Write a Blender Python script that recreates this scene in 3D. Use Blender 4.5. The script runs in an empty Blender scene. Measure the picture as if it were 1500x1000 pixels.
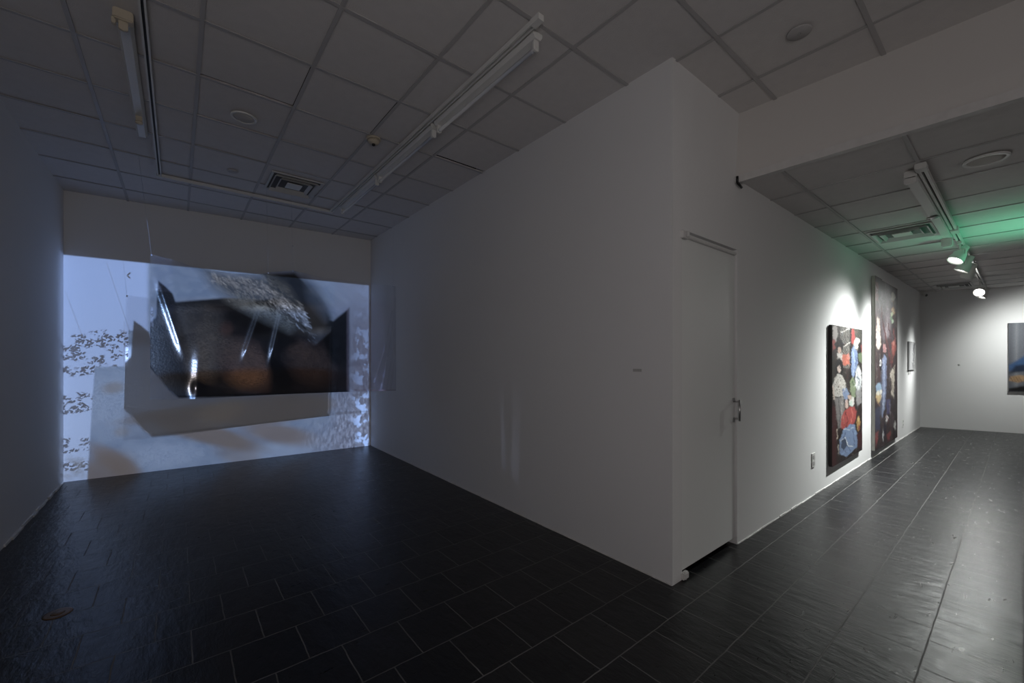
import bpy, bmesh, math, random
import numpy as np
from mathutils import Vector, Matrix

random.seed(7)
rng = np.random.default_rng(11)
sc = bpy.context.scene
COL = sc.collection

# ------------------------------------------------------------------ camera and measuring
F, CX, CY, H = 605.0, 750.0, 524.5, 1.476
YAW = math.atan2(490, 605)
FW = (math.sin(YAW), math.cos(YAW)); RT = (math.cos(YAW), -math.sin(YAW))


def ray(px, py):
    u = (px - CX) / F; v = (CY - py) / F
    return Vector((FW[0] + RT[0] * u, FW[1] + RT[1] * u, v))


def on_y(px, py, Y):
    d = ray(px, py); t = Y / d.y
    return Vector((d.x * t, Y, H + d.z * t))


def to_px(x, y, z):
    dd = x * FW[0] + y * FW[1]; r = x * RT[0] + y * RT[1]
    return CX + F * r / dd, CY - F * (z - H) / dd


cam = bpy.data.cameras.new('camera')
cam.sensor_width = 36.0; cam.lens = F / 1500 * 36; cam.shift_y = (CY - 500) / 1500
cam.clip_start = 0.02
camo = bpy.data.objects.new('camera', cam); COL.objects.link(camo)
camo.location = (0, 0, H); camo.rotation_euler = (math.pi / 2, 0, -YAW)
sc.camera = camo
sc.view_settings.view_transform = 'Standard'; sc.view_settings.look = 'None'
sc.view_settings.gamma = 1.0; sc.view_settings.exposure = 0.0; sc.view_settings.use_curve_mapping = False
sc.cycles.max_bounces = 10; sc.cycles.diffuse_bounces = 6; sc.cycles.transparent_max_bounces = 24
sc.cycles.sample_clamp_indirect = 2.0; sc.cycles.sample_clamp_direct = 0.0
sc.cycles.use_denoising = True
sc.cycles.caustics_reflective = False; sc.cycles.caustics_refractive = False

# ------------------------------------------------------------------ colour and node helpers


def lin(c):
    return tuple(((x / 255) / 12.92 if x / 255 <= 0.04045 else ((x / 255 + 0.055) / 1.055) ** 2.4) for x in c)


class Nodes:
    """tiny expression builder over a node tree"""
    def __init__(self, nt): self.nt = nt

    def new(self, typ, **kw):
        n = self.nt.nodes.new(typ)
        for k, v in kw.items(): setattr(n, k, v)
        return n

    def put(self, sock, v):
        if isinstance(v, E): self.nt.links.new(v.s, sock)
        elif v is not None: sock.default_value = v

    def math(self, op, a, b=None, clamp=False):
        n = self.new('ShaderNodeMath', operation=op); n.use_clamp = clamp
        self.put(n.inputs[0], a)
        if b is not None: self.put(n.inputs[1], b)
        return E(self, n.outputs[0])

    def vec(self, x, y, z):
        n = self.new('ShaderNodeCombineXYZ')
        for i, v in enumerate((x, y, z)): self.put(n.inputs[i], v)
        return E(self, n.outputs[0])

    def split(self, v):
        n = self.new('ShaderNodeSeparateXYZ'); self.put(n.inputs[0], v)
        return [E(self, o) for o in n.outputs]

    def noise(self, vec, scale, detail=3, rough=0.5, dist=0.0):
        n = self.new('ShaderNodeTexNoise'); self.put(n.inputs['Vector'], vec)
        n.inputs['Scale'].default_value = scale; n.inputs['Detail'].default_value = detail
        n.inputs['Roughness'].default_value = rough; n.inputs['Distortion'].default_value = dist
        return E(self, n.outputs[0])

    def step(self, x, a, b):
        """smooth 0..1 as x goes a..b (a may exceed b)"""
        n = self.new('ShaderNodeMapRange', interpolation_type='SMOOTHSTEP')
        self.put(n.inputs[0], x)
        if a < b: lo, hi, t0, t1 = a, b, 0.0, 1.0
        else: lo, hi, t0, t1 = b, a, 1.0, 0.0
        for i, v in zip((1, 2, 3, 4), (lo, hi, t0, t1)): n.inputs[i].default_value = v
        return E(self, n.outputs[0])

    def mix(self, f, a, b):
        n = self.new('ShaderNodeMix', data_type='RGBA')
        self.put(n.inputs[0], f)
        for s, v in ((n.inputs[6], a), (n.inputs[7], b)):
            if isinstance(v, E): self.put(s, v)
            else: s.default_value = (*v, 1.0)
        return E(self, n.outputs[2])


class E:
    def __init__(self, nd, s): self.nd = nd; self.s = s
    def __add__(self, o): return self.nd.math('ADD', self, o)
    __radd__ = __add__
    def __mul__(self, o): return self.nd.math('MULTIPLY', self, o)
    __rmul__ = __mul__
    def __sub__(self, o): return self.nd.math('SUBTRACT', self, o)
    def __rsub__(self, o): return self.nd.math('SUBTRACT', o, self)
    def __truediv__(self, o): return self.nd.math('DIVIDE', self, o)
    def __rtruediv__(self, o): return self.nd.math('DIVIDE', o, self)


def mat(name, col, rough=0.6, metal=0.0, spec=0.5, var=0.06, scale=8.0, bump=0.0, bscale=60.0):
    m = bpy.data.materials.new(name); m.use_nodes = True
    nt = m.node_tree; b = nt.nodes['Principled BSDF']; nd = Nodes(nt)
    tc = nd.new('ShaderNodeTexCoord'); P = E(nd, tc.outputs['Object'])
    n = nd.noise(P, scale, 3)
    lo = tuple(c * (1 - var) for c in col); hi = tuple(min(1, c * (1 + var)) for c in col)
    nd.put(b.inputs['Base Color'], nd.mix(n, lo, hi))
    b.inputs['Roughness'].default_value = rough; b.inputs['Metallic'].default_value = metal
    b.inputs['Specular IOR Level'].default_value = spec
    if bump:
        bn = nd.new('ShaderNodeBump'); bn.inputs['Strength'].default_value = bump
        bn.inputs['Distance'].default_value = 0.01
        nd.put(bn.inputs['Height'], nd.noise(P, bscale, 4))
        nt.links.new(bn.outputs[0], b.inputs['Normal'])
    return m


def emit(name, col, strength):
    m = bpy.data.materials.new(name); m.use_nodes = True
    nt = m.node_tree; nt.nodes.clear(); nd = Nodes(nt)
    o = nd.new('ShaderNodeOutputMaterial'); e = nd.new('ShaderNodeEmission')
    lw = nd.new('ShaderNodeLayerWeight'); lw.inputs[0].default_value = 0.3
    nd.put(e.inputs[0], nd.mix(E(nd, lw.outputs['Facing']), col, tuple(c * .8 for c in col)))
    e.inputs[1].default_value = strength
    nt.links.new(e.outputs[0], o.inputs[0])
    return m


M = {}
M['wall'] = mat('white_wall_paint', (.74, .74, .74), .75, spec=.25, var=.02, scale=1.5, bump=.08, bscale=90)
M['header'] = mat('warm_white_paint', (.64, .62, .60), .75, spec=.25, var=.02, scale=1.5)
M['door'] = mat('door_paint', (.76, .77, .76), .5, spec=.35, var=.01)
M['tile'] = mat('ceiling_tile', (.66, .64, .63), .9, spec=.1, var=.06, scale=14, bump=.25, bscale=160)
M['tbar'] = mat('grid_bar_paint', (.44, .43, .43), .5, spec=.4, var=.02)
M['plenum'] = mat('dark_void', (.012, .010, .009), .95, spec=.05)
M['fixture'] = mat('fixture_white_enamel', (.70, .70, .68), .4, spec=.4, var=.03)
M['tube'] = mat('dead_tube_glass', (.72, .74, .76), .2, spec=.5, var=.02)
M['tan'] = mat('yellowed_plastic', (.52, .46, .36), .5, var=.05)
M['slot'] = mat('track_slot', (.04, .04, .04), .6)
M['vent'] = mat('vent_paint', (.58, .58, .57), .5, var=.04)
M['ventdark'] = mat('vent_inside', (.12, .12, .12), .9)
M['metal'] = mat('brushed_steel', (.45, .45, .45), .3, metal=1.0, var=.05)
M['darkmetal'] = mat('dark_bracket', (.03, .03, .03), .4, metal=.6)
M['speaker'] = mat('speaker_grille', (.50, .48, .45), .7, var=.05, bump=.4, bscale=300)
M['plate'] = mat('outlet_plastic', (.66, .66, .64), .35)
M['black'] = mat('black_plastic', (.012, .012, .012), .3)
M['trim'] = mat('painted_trim', (.62, .61, .60), .5, var=.1, scale=20)
M['chip'] = mat('chipped_edge', (.70, .69, .67), .8, var=.25, scale=40, bump=.6, bscale=50)
M['brass'] = mat('dull_brass', (.16, .10, .06), .45, metal=.5, var=.2, scale=30)
M['canvas_dark'] = mat('dark_canvas_edge', (.030, .024, .024), .7, var=.2)
M['canvas_pale'] = mat('raw_canvas_edge', (.55, .53, .49), .8, var=.08)
M['frame_grey'] = mat('grey_frame', (.33, .33, .33), .5)
M['card'] = mat('paper_card', (.45, .45, .44), .8)
M['thread'] = mat('nylon_thread', (.45, .46, .50), .3, spec=.5)
M['lamp_on'] = emit('lit_lamp_glass', (1.0, .98, .93), 9.0)
M['lamp_dim'] = emit('lit_lamp_edge', (1.0, .98, .93), 2.2)

# ------------------------------------------------------------------ mesh helpers


class MB:
    def __init__(self): self.b = bmesh.new()

    def box(self, x0, x1, y0, y1, z0, z1, bev=0.0, mtx=None, mi=0):
        vs = [self.b.verts.new((x, y, z)) for x in (x0, x1) for y in (y0, y1) for z in (z0, z1)]
        q = [(0, 1, 3, 2), (4, 6, 7, 5), (0, 4, 5, 1), (2, 3, 7, 6), (0, 2, 6, 4), (1, 5, 7, 3)]
        fs = [self.b.faces.new([vs[i] for i in f]) for f in q]
        for f in fs: f.material_index = mi
        if bev:
            es = {e for f in fs for e in f.edges}
            r = bmesh.ops.bevel(self.b, geom=list(es), offset=bev, segments=2, affect='EDGES')
            vs = list({v for f in r['faces'] for v in f.verts} | {v for v in vs if v.is_valid})
            for f in r['faces']: f.material_index = mi
        if mtx is not None:
            bmesh.ops.transform(self.b, matrix=mtx, verts=[v for v in vs if v.is_valid])
        return self

    def prism(self, pts, z0, z1, mi=0):
        """footprint polygon (x, y) lifted from z0 to z1; z may be a function of (x, y)"""
        f0 = z0 if callable(z0) else (lambda x, y: z0)
        f1 = z1 if callable(z1) else (lambda x, y: z1)
        lo = [self.b.verts.new((x, y, f0(x, y))) for x, y in pts]
        hi = [self.b.verts.new((x, y, f1(x, y))) for x, y in pts]
        n = len(pts)
        fs = [self.b.faces.new(hi), self.b.faces.new(lo[::-1])]
        for i in range(n):
            fs.append(self.b.faces.new((lo[i], lo[(i + 1) % n], hi[(i + 1) % n], hi[i])))
        for f in fs: f.material_index = mi
        return self

    def lathe(self, prof, p0, axis, seg=32, cap=True, mi=0):
        """prof: (distance along axis, radius)"""
        a = Vector(axis).normalized(); p0 = Vector(p0)
        u = a.orthogonal().normalized(); w = a.cross(u)
        rings = []
        for d, r in prof:
            rings.append([self.b.verts.new(p0 + a * d + (u * math.cos(2 * math.pi * k / seg) + w * math.sin(2 * math.pi * k / seg)) * max(r, 1e-5)) for k in range(seg)])
        for r0, r1 in zip(rings, rings[1:]):
            for k in range(seg):
                f = self.b.faces.new((r0[k], r0[(k + 1) % seg], r1[(k + 1) % seg], r1[k])); f.smooth = True; f.material_index = mi
        if cap:
            f = self.b.faces.new(rings[0][::-1]); f.material_index = mi
            f = self.b.faces.new(rings[-1]); f.material_index = mi
        return self

    def rod(self, a, b, r, seg=12, mi=0):
        a = Vector(a); b = Vector(b)
        return self.lathe([(0, r), ((b - a).length, r)], a, b - a, seg, True, mi)

    def build(self, name, m, parent=None, loc=None):
        bmesh.ops.recalc_face_normals(self.b, faces=self.b.faces[:])
        me = bpy.data.meshes.new(name); self.b.to_mesh(me); self.b.free()
        for x in (m if isinstance(m, (list, tuple)) else [m]): me.materials.append(x)
        o = bpy.data.objects.new(name, me); COL.objects.link(o)
        if parent: o.parent = parent
        if loc: o.location = loc
        return o


def tag(o, label, cat, group=None):
    o['label'] = label; o['category'] = cat
    if group: o['group'] = group
    return o


def thing(name, label, cat, loc=(0, 0, 0), group=None, rot=None):
    o = bpy.data.objects.new(name, None); COL.objects.link(o)
    o.location = loc; o.empty_display_size = .1
    if rot: o.rotation_euler = rot
    return tag(o, label, cat, group)


def struct(o):
    o['kind'] = 'structure'; return o


def copy_tree(o, parent=None):
    c = o.copy(); COL.objects.link(c)
    if parent: c.parent = parent
    for ch in list(o.children): copy_tree(ch, c)
    return c


# ------------------------------------------------------------------ the room
A = (2.493, 1.426); B = (2.546, 6.95); CBL = (-1.055, 7.186)
FL = (12.417, 1.377); FR = (12.871, -.025)
ZL = 2.886


def zc(x, y): return 3.42 + .0085 * (y - 1.43)
def yd(x): return A[1] + (x - A[0]) * (FL[1] - A[1]) / (FL[0] - A[0])
def xfar(y): return FL[0] + (FL[1] - y) * (FR[0] - FL[0]) / (FL[1] - FR[1])


YB = -5.0
XFE = xfar(YB)

# floor -------------------------------------------------------------
fm = bpy.data.materials.new('black_slate_tiles'); fm.use_nodes = True
nt = fm.node_tree; nd = Nodes(nt); bs = nt.nodes['Principled BSDF']
tc = nd.new('ShaderNodeTexCoord'); P = E(nd, tc.outputs['Object'])
px, py, pz = nd.split(P)
wob = nd.noise(P, 9, 3)
wob2 = nd.noise(nd.vec(px + 31.0, py, pz), 9, 3)
bx = px + (-.957 + 30.0) + (wob - .5) * .010
by = py + (-2.205 + .316 * 60) + (wob2 - .5) * .010
br = nd.new('ShaderNodeTexBrick'); br.offset = .5; br.offset_frequency = 2; br.squash = 1.0
nd.put(br.inputs['Vector'], nd.vec(bx, by, 0.0))
br.inputs['Color1'].default_value = (0, 0, 0, 1); br.inputs['Color2'].default_value = (1, 1, 1, 1)
br.inputs['Mortar'].default_value = (.5, .5, .5, 1)
br.inputs['Scale'].default_value = 1.0; br.inputs['Mortar Size'].default_value = .0034
br.inputs['Mortar Smooth'].default_value = .3; br.inputs['Bias'].default_value = 0.0
br.inputs['Brick Width'].default_value = .30; br.inputs['Row Height'].default_value = .316
rnd = E(nd, br.outputs['Color']); mort = E(nd, br.outputs['Fac'])
mot = nd.noise(P, 3.5, 5, .6)
slate = nd.mix(rnd, (.0065, .0070, .0085), (.0125, .0125, .0135))
slate = nd.mix(nd.step(mot, .55, .75) * .5, slate, (.016, .015, .015))
groutc = nd.mix(nd.noise(P, 6, 4), (.055, .054, .053), (.20, .196, .19))
nd.put(bs.inputs['Base Color'], nd.mix(mort * 1.0, slate, groutc))
fine = nd.noise(nd.vec(px * 1.0, py * 3.0, pz), 7, 6, .62, .8)
nd.put(bs.inputs['Roughness'], .20 + fine * .22 + mort * .3)
bs.inputs['Specular IOR Level'].default_value = .42
cleft = nd.noise(nd.vec(px * 2.6, py * .9, rnd * 7.0), 4.0, 6, .64, .15)
bn = nd.new('ShaderNodeBump'); bn.inputs['Strength'].default_value = .42; bn.inputs['Distance'].default_value = .03
nd.put(bn.inputs['Height'], cleft * .55 + rnd * .10 - mort * .10)
nt.links.new(bn.outputs[0], bs.inputs['Normal'])
struct(MB().prism([(-1.3, YB), (XFE + .2, YB), (FL[0] + .4, 1.7), (2.8, 1.7), (2.8, 7.3), (-1.3, 7.5)], -.12, 0).build('floor', fm))

# walls ---------------------------------------------------------------
struct(MB().prism([(-1.052, YB), CBL, (-1.25, 7.3), (-1.25, YB)], 0, 3.62).build('wall_left', M['wall']))
struct(MB().prism([CBL, B, (2.7, 7.1), (2.7, 7.3), (-1.25, 7.3)], 0, 3.62).build('wall_back', M['wall']))
struct(MB().prism([A, B, (2.7, 7.1), (2.607, 1.54)], 0, 3.62).build('wall_partition', M['wall']))
DX0, DX1, DZ = 2.612, 3.448, 2.335
w = MB()
w.prism([A, (DX0, yd(DX0)), (DX0, yd(DX0) + .115), (2.607, 1.54)], 0, 3.62)
w.prism([(DX0, yd(DX0)), (DX1, yd(DX1)), (DX1, yd(DX1) + .115), (DX0, yd(DX0) + .115)], DZ, 3.62)
w.prism([(DX1, yd(DX1)), (FL[0], FL[1]), (FL[0] + .1, FL[1] + .115), (DX1, yd(DX1) + .115)], 0, 3.62)
w.box(DX0, DX1, yd(3) + .08, yd(3) + .115, 0, .3, mi=1)
struct(w.build('wall_hall', [M['wall'], M['plenum']]))
struct(MB().prism([FL, (XFE, YB), (XFE + .15, YB), (FL[0] + .15, FL[1] + .12)], 0, 3.1).build('wall_far', M['wall']))
# header over the opening between the rooms
hb0, hb1, ht0, ht1 = 3.423, 3.67, 3.500, 3.715
hm = bmesh.new()


def hv(x, y, z): return hm.verts.new((x, y, z))


yh = yd(3.45)
q = [hv(hb0, yh, ZL), hv(hb1, YB, ZL), hv(ht1, YB, 3.6), hv(ht0, yh, 3.6),
     hv(hb0 + .12, yh, ZL), hv(hb1 + .12, YB, ZL), hv(ht1 + .1, YB, 3.6), hv(ht0 + .1, yh, 3.6)]
for f in ((0, 1, 2, 3), (4, 7, 6, 5), (0, 4, 5, 1), (3, 2, 6, 7), (0, 3, 7, 4), (1, 5, 6, 2)): hm.faces.new([q[i] for i in f])
t = MB(); t.b.free(); t.b = hm
struct(t.build('wall_header', M['header']))
# painted metal edge under the header and its hooked end
t = MB()
t.prism([(hb0 - .012, yh), (hb1 - .012, YB), (hb1 + .05, YB), (hb0 + .05, yh)], ZL - .028, ZL - .001)
t.prism([(hb0 - .016, yh), (hb1 - .016, YB), (hb1 - .010, YB), (hb0 - .010, yh)], ZL - .034, ZL + .02)
tr = struct(t.build('trim_1', M['trim']))
h = MB()
h.rod((hb0 - .020, yh - .02, ZL + .012), (hb0 - .020, yh - .02, ZL - .035), .009)
h.rod((hb0 - .020, yh - .02, ZL - .035), (hb0 + .06, yh - .02, ZL - .055), .009)
h.build('end_hook', M['darkmetal'], tr)

# thin chipped plaster line where the walls meet the floor
b = MB()
for i in range(60):
    x0 = 3.46 + i * .148; x1 = x0 + .148
    d = .004 + .005 * random.random()
    b.box(x0, x1, yd(x0) - d, yd(x0) + .004, 0, .006 + .009 * random.random())
struct(b.build('baseboard_hall', M['chip']))
b = MB()
for i in range(40):
    y0 = 1.43 + i * .137; xx = A[0] + (B[0] - A[0]) * (y0 - A[1]) / (B[1] - A[1])
    b.box(xx - .003 - .004 * random.random(), xx + .004, y0, y0 + .137, 0, .006 + .006 * random.random())
struct(b.build('baseboard_partition', M['chip']))
b = MB()
for i in range(14):
    y0 = 5.0 + i * .155
    b.box(-1.056, -1.046 + .012 * random.random(), y0, y0 + .15, 0, .008 + .02 * random.random())
struct(b.build('baseboard_left', M['chip']))


# ceilings -------------------------------------------------------------
def in_poly(x, y, poly):
    c = False; n = len(poly)
    for i in range(n):
        (x1, y1), (x2, y2) = poly[i], poly[(i + 1) % n]
        if (y1 > y) != (y2 > y) and x < (x2 - x1) * (y - y1) / (y2 - y1) + x1: c = not c
    return c


def grid_ceiling(name, poly, gx, gy, step, zf, cuts, bar=.024, slots=()):
    """lay-in tiles (material 0) on a T-bar grid (material 1) under a dark void (material 2)"""
    c = MB()
    xs = sorted(set([poly_min[0] for poly_min in [(min(p[0] for p in poly),)]] + [max(p[0] for p in poly)] + gx))
    ys = sorted(set([min(p[1] for p in poly), max(p[1] for p in poly)] + gy))
    for i in range(len(xs) - 1):
        for j in range(len(ys) - 1):
            x0, x1, y0, y1 = xs[i], xs[i + 1], ys[j], ys[j + 1]
            if not in_poly((x0 + x1) / 2, (y0 + y1) / 2, poly): continue
            ya, yb, xa, xb = y0 + .002, y1 - .002, x0 + .002, x1 - .002
            tx = random.uniform(-.002, .002); ty = random.uniform(-.002, .002); dz = random.uniform(0, .002)
            for sl in slots:
                if x0 <= sl[0] <= x1 and y0 <= sl[1] <= y1:
                    if sl[2] == 'y0': ya += sl[3] * 1.5
                    if sl[2] == 'y1': yb -= sl[3] * 1.5
                    if sl[2] == 'x1': xb -= sl[3]
            z = lambda x, y: zf(x, y) + .006 + dz + tx * (x - x0) / step + ty * (y - y0) / step
            c.prism([(xa, ya), (xb, ya), (xb, yb), (xa, yb)], z, lambda x, y: z(x, y) + .015, mi=0)
    X0, X1, Y0, Y1 = xs[0], xs[-1], ys[0], ys[-1]
    for x in gx: c.prism([(x - bar / 2, Y0), (x + bar / 2, Y0), (x + bar / 2, Y1), (x - bar / 2, Y1)], zf, lambda a, b: zf(a, b) + .004, mi=1) if x not in cuts else c.prism([(x - bar / 2, Y0), (x + bar / 2, Y0), (x + bar / 2, cuts[x]), (x - bar / 2, cuts[x])], zf, lambda a, b: zf(a, b) + .004, mi=1)
    for y in gy:
        xe = X1
        c.prism([(X0, y - bar / 2), (xe, y - bar / 2), (xe, y + bar / 2), (X0, y + bar / 2)], lambda a, b: zf(a, b) - .0005, lambda a, b: zf(a, b) + .004, mi=1)
    c.prism(poly, lambda a, b: zf(a, b) + .09, lambda a, b: zf(a, b) + .13, mi=2)
    return struct(c.build(name, [M['tile'], M['tbar'], M['plenum']]))


gx = [-.489, .111, .711, 1.323, 1.933, 2.541, 3.130]
gy = [YB + .005 + i * .61 for i in range(1, 20)]
gy = [1.165 + .61 * k for k in range(-9, 10)]
cp = [(-1.1, YB), (3.56, YB), (3.56, 7.2), (-1.1, 7.2)]
grid_ceiling('ceiling_front', cp, gx, gy, .61, zc, {2.541: 1.43, 3.130: 1.43},
             slots=[(.4, 3.4, 'y1', .018), (1.0, 3.8, 'y0', .012), (2.2, 3.4, 'y1', .028), (2.45, 3.4, 'x1', .02), (-.8, 5.2, 'y0', .012),
                    (.4, 4.0, 'y1', .010), (1.25, 3.3, 'x1', .012), (.68, 3.5, 'x1', .012), (3.5, 1.0, 'y0', .008), (3.2, .3, 'x1', .01)])
lx = [4.13 + .614 * k for k in range(0, 15)]
ly = [1.14, .47, -.14] + [-.14 - .61 * k for k in range(1, 8)]
lp = [(3.5, YB), (14.5, YB), (14.5, 1.45), (3.5, 1.45)]
grid_ceiling('ceiling_hall', lp, [3.52] + lx, ly, .61, lambda x, y: ZL, {}, bar=.022,
             slots=[(4.4, 1.3, 'x1', .006), (7.1, .2, 'x1', .01), (5.0, .1, 'x1', .012)])

# ------------------------------------------------------------------ door and its hardware
yl = yd(3.0)
d = MB()
d.box(DX0 + .009, DX1 - .007, yl + .012, yl + .050, .052, DZ - .012, bev=.002)
dr = struct(d.build('door_1', M['door']))
h = MB()
hx = 3.412
h.rod((hx, yl - .035, .985), (hx, yl - .035, 1.150), .008)
for z in (1.0, 1.135): h.rod((hx, yl - .035, z), (hx, yl + .012, z), .006)
h.box(hx - .014, hx + .014, yl + .004, yl + .011, .972, .995); h.box(hx - .014, hx + .014, yl + .004, yl + .011, 1.14, 1.163)
h.build('door_handle', M['metal'], dr)
h = MB()
h.box(DX0 + .03, DX1 - .03, yl - .012, yl + .012, DZ - .050, DZ - .028, bev=.003)
h.build('closer_rail', M['trim'], dr)
h = MB()
h.box(DX0 - .02, DX0 + .05, yl - .022, yl + .01, DZ - .062, DZ - .012, bev=.004)
h.rod((DX0 + .02, yl - .03, DZ - .055), (DX0 + .02, yl - .03, DZ - .02), .010)
h.build('top_hinge', M['trim'], dr)
h = MB()
h.box(DX0 - .012, DX0 + .055, yl - .020, yl + .012, .004, .05, bev=.006)
h.rod((DX0 + .02, yl - .010, .002), (DX0 + .02, yl - .010, .055), .009)
h.build('floor_pivot', M['trim'], dr)

# ------------------------------------------------------------------ ceiling fixtures, front room
def rail(o, name, x0, x1, y0, y1, zf, w=.034, hgt=.030):
    m = MB(); L = 'y' if (y1 - y0) > (x1 - x0) else 'x'
    if L == 'y':
        for a, b_ in ((-w / 2, -.007), (.007, w / 2)):
            m.prism([(x0 + a, y0), (x0 + b_, y0), (x0 + b_, y1), (x0 + a, y1)], lambda x, y: zf(x, y) - hgt, lambda x, y: zf(x, y) - .0006)
        m.prism([(x0 - .007, y0 + .02), (x0 + .007, y0 + .02), (x0 + .007, y1 - .02), (x0 - .007, y1 - .02)], lambda x, y: zf(x, y) - .012, lambda x, y: zf(x, y) - .0006, mi=1)
        m.prism([(x0 - w / 2 - .004, y0 - .04), (x0 + w / 2 + .004, y0 - .04), (x0 + w / 2 + .004, y0 + .03), (x0 - w / 2 - .004, y0 + .03)], lambda x, y: zf(x, y) - hgt - .006, lambda x, y: zf(x, y) - .0006)
    else:
        for a, b_ in ((-w / 2, -.007), (.007, w / 2)):
            m.prism([(x0, y0 + a), (x1, y0 + a), (x1, y0 + b_), (x0, y0 + b_)], lambda x, y: zf(x, y) - hgt, lambda x, y: zf(x, y) - .0006)
        m.prism([(x0, y0 - .007), (x1, y0 - .007), (x1, y0 + .007), (x0, y0 + .007)], lambda x, y: zf(x, y) - .012, lambda x, y: zf(x, y) - .0006, mi=1)
    return m.build(name, [M['fixture'], M['slot']], o)


tk = thing('lighting_track', 'white U-shaped lighting track on the ceiling of the dark projection room', 'lighting track')
XL_, XR_, YT = -.150, 1.597, 5.84
rail(tk, 'side_rail', XL_, XL_, 2.2, YT + .017, zc)
rail(tk, 'side_rail', XR_, XR_, 1.75, YT + .017, zc)
rail(tk, 'cross_rail', XL_ + .017, XR_ - .017, YT, YT, zc)
for x in (XL_, XR_):
    m = MB(); m.box(x - .024, x + .024, YT - .024, YT + .024, zc(0, YT) - .034, zc(0, YT) - .0006, bev=.003)
    m.build('corner_joint', M['fixture'], tk)


def batten(label, x, y0, y1, tube=True, near_tan=False, far_holder=True, zf=zc, axis='y', w=.075, grp=None):
    """narrow fluorescent batten lying along y"""
    z = zf(x, y0)
    o = thing('ceiling_batten_light', label, 'ceiling light', (x, y0, z), grp, (math.atan(.0085), 0, 0))
    L = y1 - y0
    m = MB()
    sec = [(-w / 2, 0), (-w / 2, -.018), (-w * .30, -.042), (w * .30, -.042), (w / 2, -.018), (w / 2, 0)]
    va = [m.b.verts.new((a, 0, c - .001)) for a, c in sec]; vb = [m.b.verts.new((a, L, c - .001)) for a, c in sec]
    for i in range(6): m.b.faces.new((va[i], va[(i + 1) % 6], vb[(i + 1) % 6], vb[i]))
    m.b.faces.new(va); m.b.faces.new(vb[::-1])
    m.build('channel', M['fixture'], o)
    ends = [0.02] + ([L - .02] if far_holder else [])
    for k, yy in enumerate(ends):
        h = MB()
        h.box(-.020, .020, yy - .012, yy + .012, -.105, -.042, bev=.004)
        h.lathe([(0, .018), (.020, .018)], (0, yy - .010, -.090), (0, 1, 0), 16)
        if k == 0 and near_tan:
            h.box(-w / 2 - .006, w / 2 + .006, yy - .030, yy + .028, -.060, -.001, bev=.006)
            h.box(-w / 2 - .012, -w / 2 + .006, yy - .01, yy + .02, -.085, -.05, bev=.003)
        h.build('lamp_holder', M['tan'] if (k == 0 and near_tan) else M['fixture'], o)
    if tube:
        h = MB(); h.lathe([(0, .006), (.003, .0135), (.02, .0135), (.021, .0125), (L - .085, .0125), (L - .084, .0135), (L - .066, .0135), (L - .063, .006)], (0, .032, -.088), (0, 1, 0), 20)
        h.build('tube', M['tube'], o)
    return o


b1 = batten('old bare batten light with a yellowed end socket beside the left track rail', -.238, 3.18, 4.84, tube=False, near_tan=True, far_holder=False)
h = MB(); h.box(-.020, .020, 1.235, 1.262, -.085, -.042, bev=.004); h.lathe([(0, .024), (.014, .024), (.018, .012), (.022, .012)], (0, 1.25, -.085), (0, 0, -1), 20)
h.build('tube_clip', M['tan'], b1)
BG = 'batten lights along the right track rail'
batten('batten light with dead tube, nearest along the right track rail', 1.672, 1.82, 3.04, grp=BG)
batten('batten light with dead tube, middle one along the right track rail', 1.672, 3.09, 4.31, grp=BG)
batten('batten light with dead tube, farthest along the right track rail by the back wall', 1.672, 4.36, 5.58, grp=BG)


def disc_fix(name, label, cat, x, y, zf, r, kind):
    z = zf(x, y)
    o = thing(name, label, cat, (x, y, z))
    if kind == 'speaker':
        MB().lathe([(.0006, r), (.008, r), (.012, r * .97), (.012, r * .83), (.005, r * .81)], (0, 0, 0), (0, 0, -1), 48, False).build('bezel', M['fixture'], o)
        MB().lathe([(.001, r * .82), (.006, r * .82), (.012, r * .55), (.015, r * .02)], (0, 0, 0), (0, 0, -1), 48).build('grille', M['speaker'], o)
    elif kind == 'cover':
        MB().lathe([(.0006, r), (.006, r), (.010, r * .94), (.011, r * .1)], (0, 0, 0), (0, 0, -1), 40).build('cover_plate', M['tbar'], o)
        MB().lathe([(.0112, .007), (.014, .007), (.0145, .004)], (0, 0, 0), (0, 0, -1), 12).build('screw', M['metal'], o)
    elif kind == 'smoke':
        MB().lathe([(.0006, r), (.012, r), (.016, r * .9)], (0, 0, 0), (0, 0, -1), 40).build('base_plate', M['tan'], o)
        MB().lathe([(.016, r * .80), (.034, r * .78), (.046, r * .58), (.050, r * .2)], (0, 0, 0), (0, 0, -1), 40).build('sensor_dome', M['tan'], o)
        MB().lathe([(.050, r * .24), (.062, r * .22), (.066, r * .10)], (0, 0, 0), (0, 0, -1), 20).build('sensor_tip', M['darkmetal'], o)
    return o


disc_fix('ceiling_speaker', 'round ceiling speaker between the two track rails in the dark room', 'speaker', .42, 3.995, zc, .092, 'speaker')
disc_fix('ceiling_cover', 'small round blank cover near the square air vent in the dark room', 'ceiling cover', .452, 5.24, zc, .050, 'cover')
disc_fix('ceiling_cover', 'round blank cover on the ceiling beside the header beam', 'ceiling cover', 2.872, .833, zc, .062, 'cover')
disc_fix('smoke_detector', 'yellowed smoke detector at a tile corner beside the right track rail', 'smoke detector', 1.362, 3.65, zc, .062, 'smoke')
disc_fix('ceiling_speaker', 'round ceiling speaker with white rim in the lit hall', 'speaker', 4.45, .161, lambda x, y: ZL, .115, 'speaker')
disc_fix('ceiling_cover', 'small dark round cover far down the lit hall ceiling', 'ceiling cover', 10.0, -.2, lambda x, y: ZL, .075, 'cover')


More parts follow.
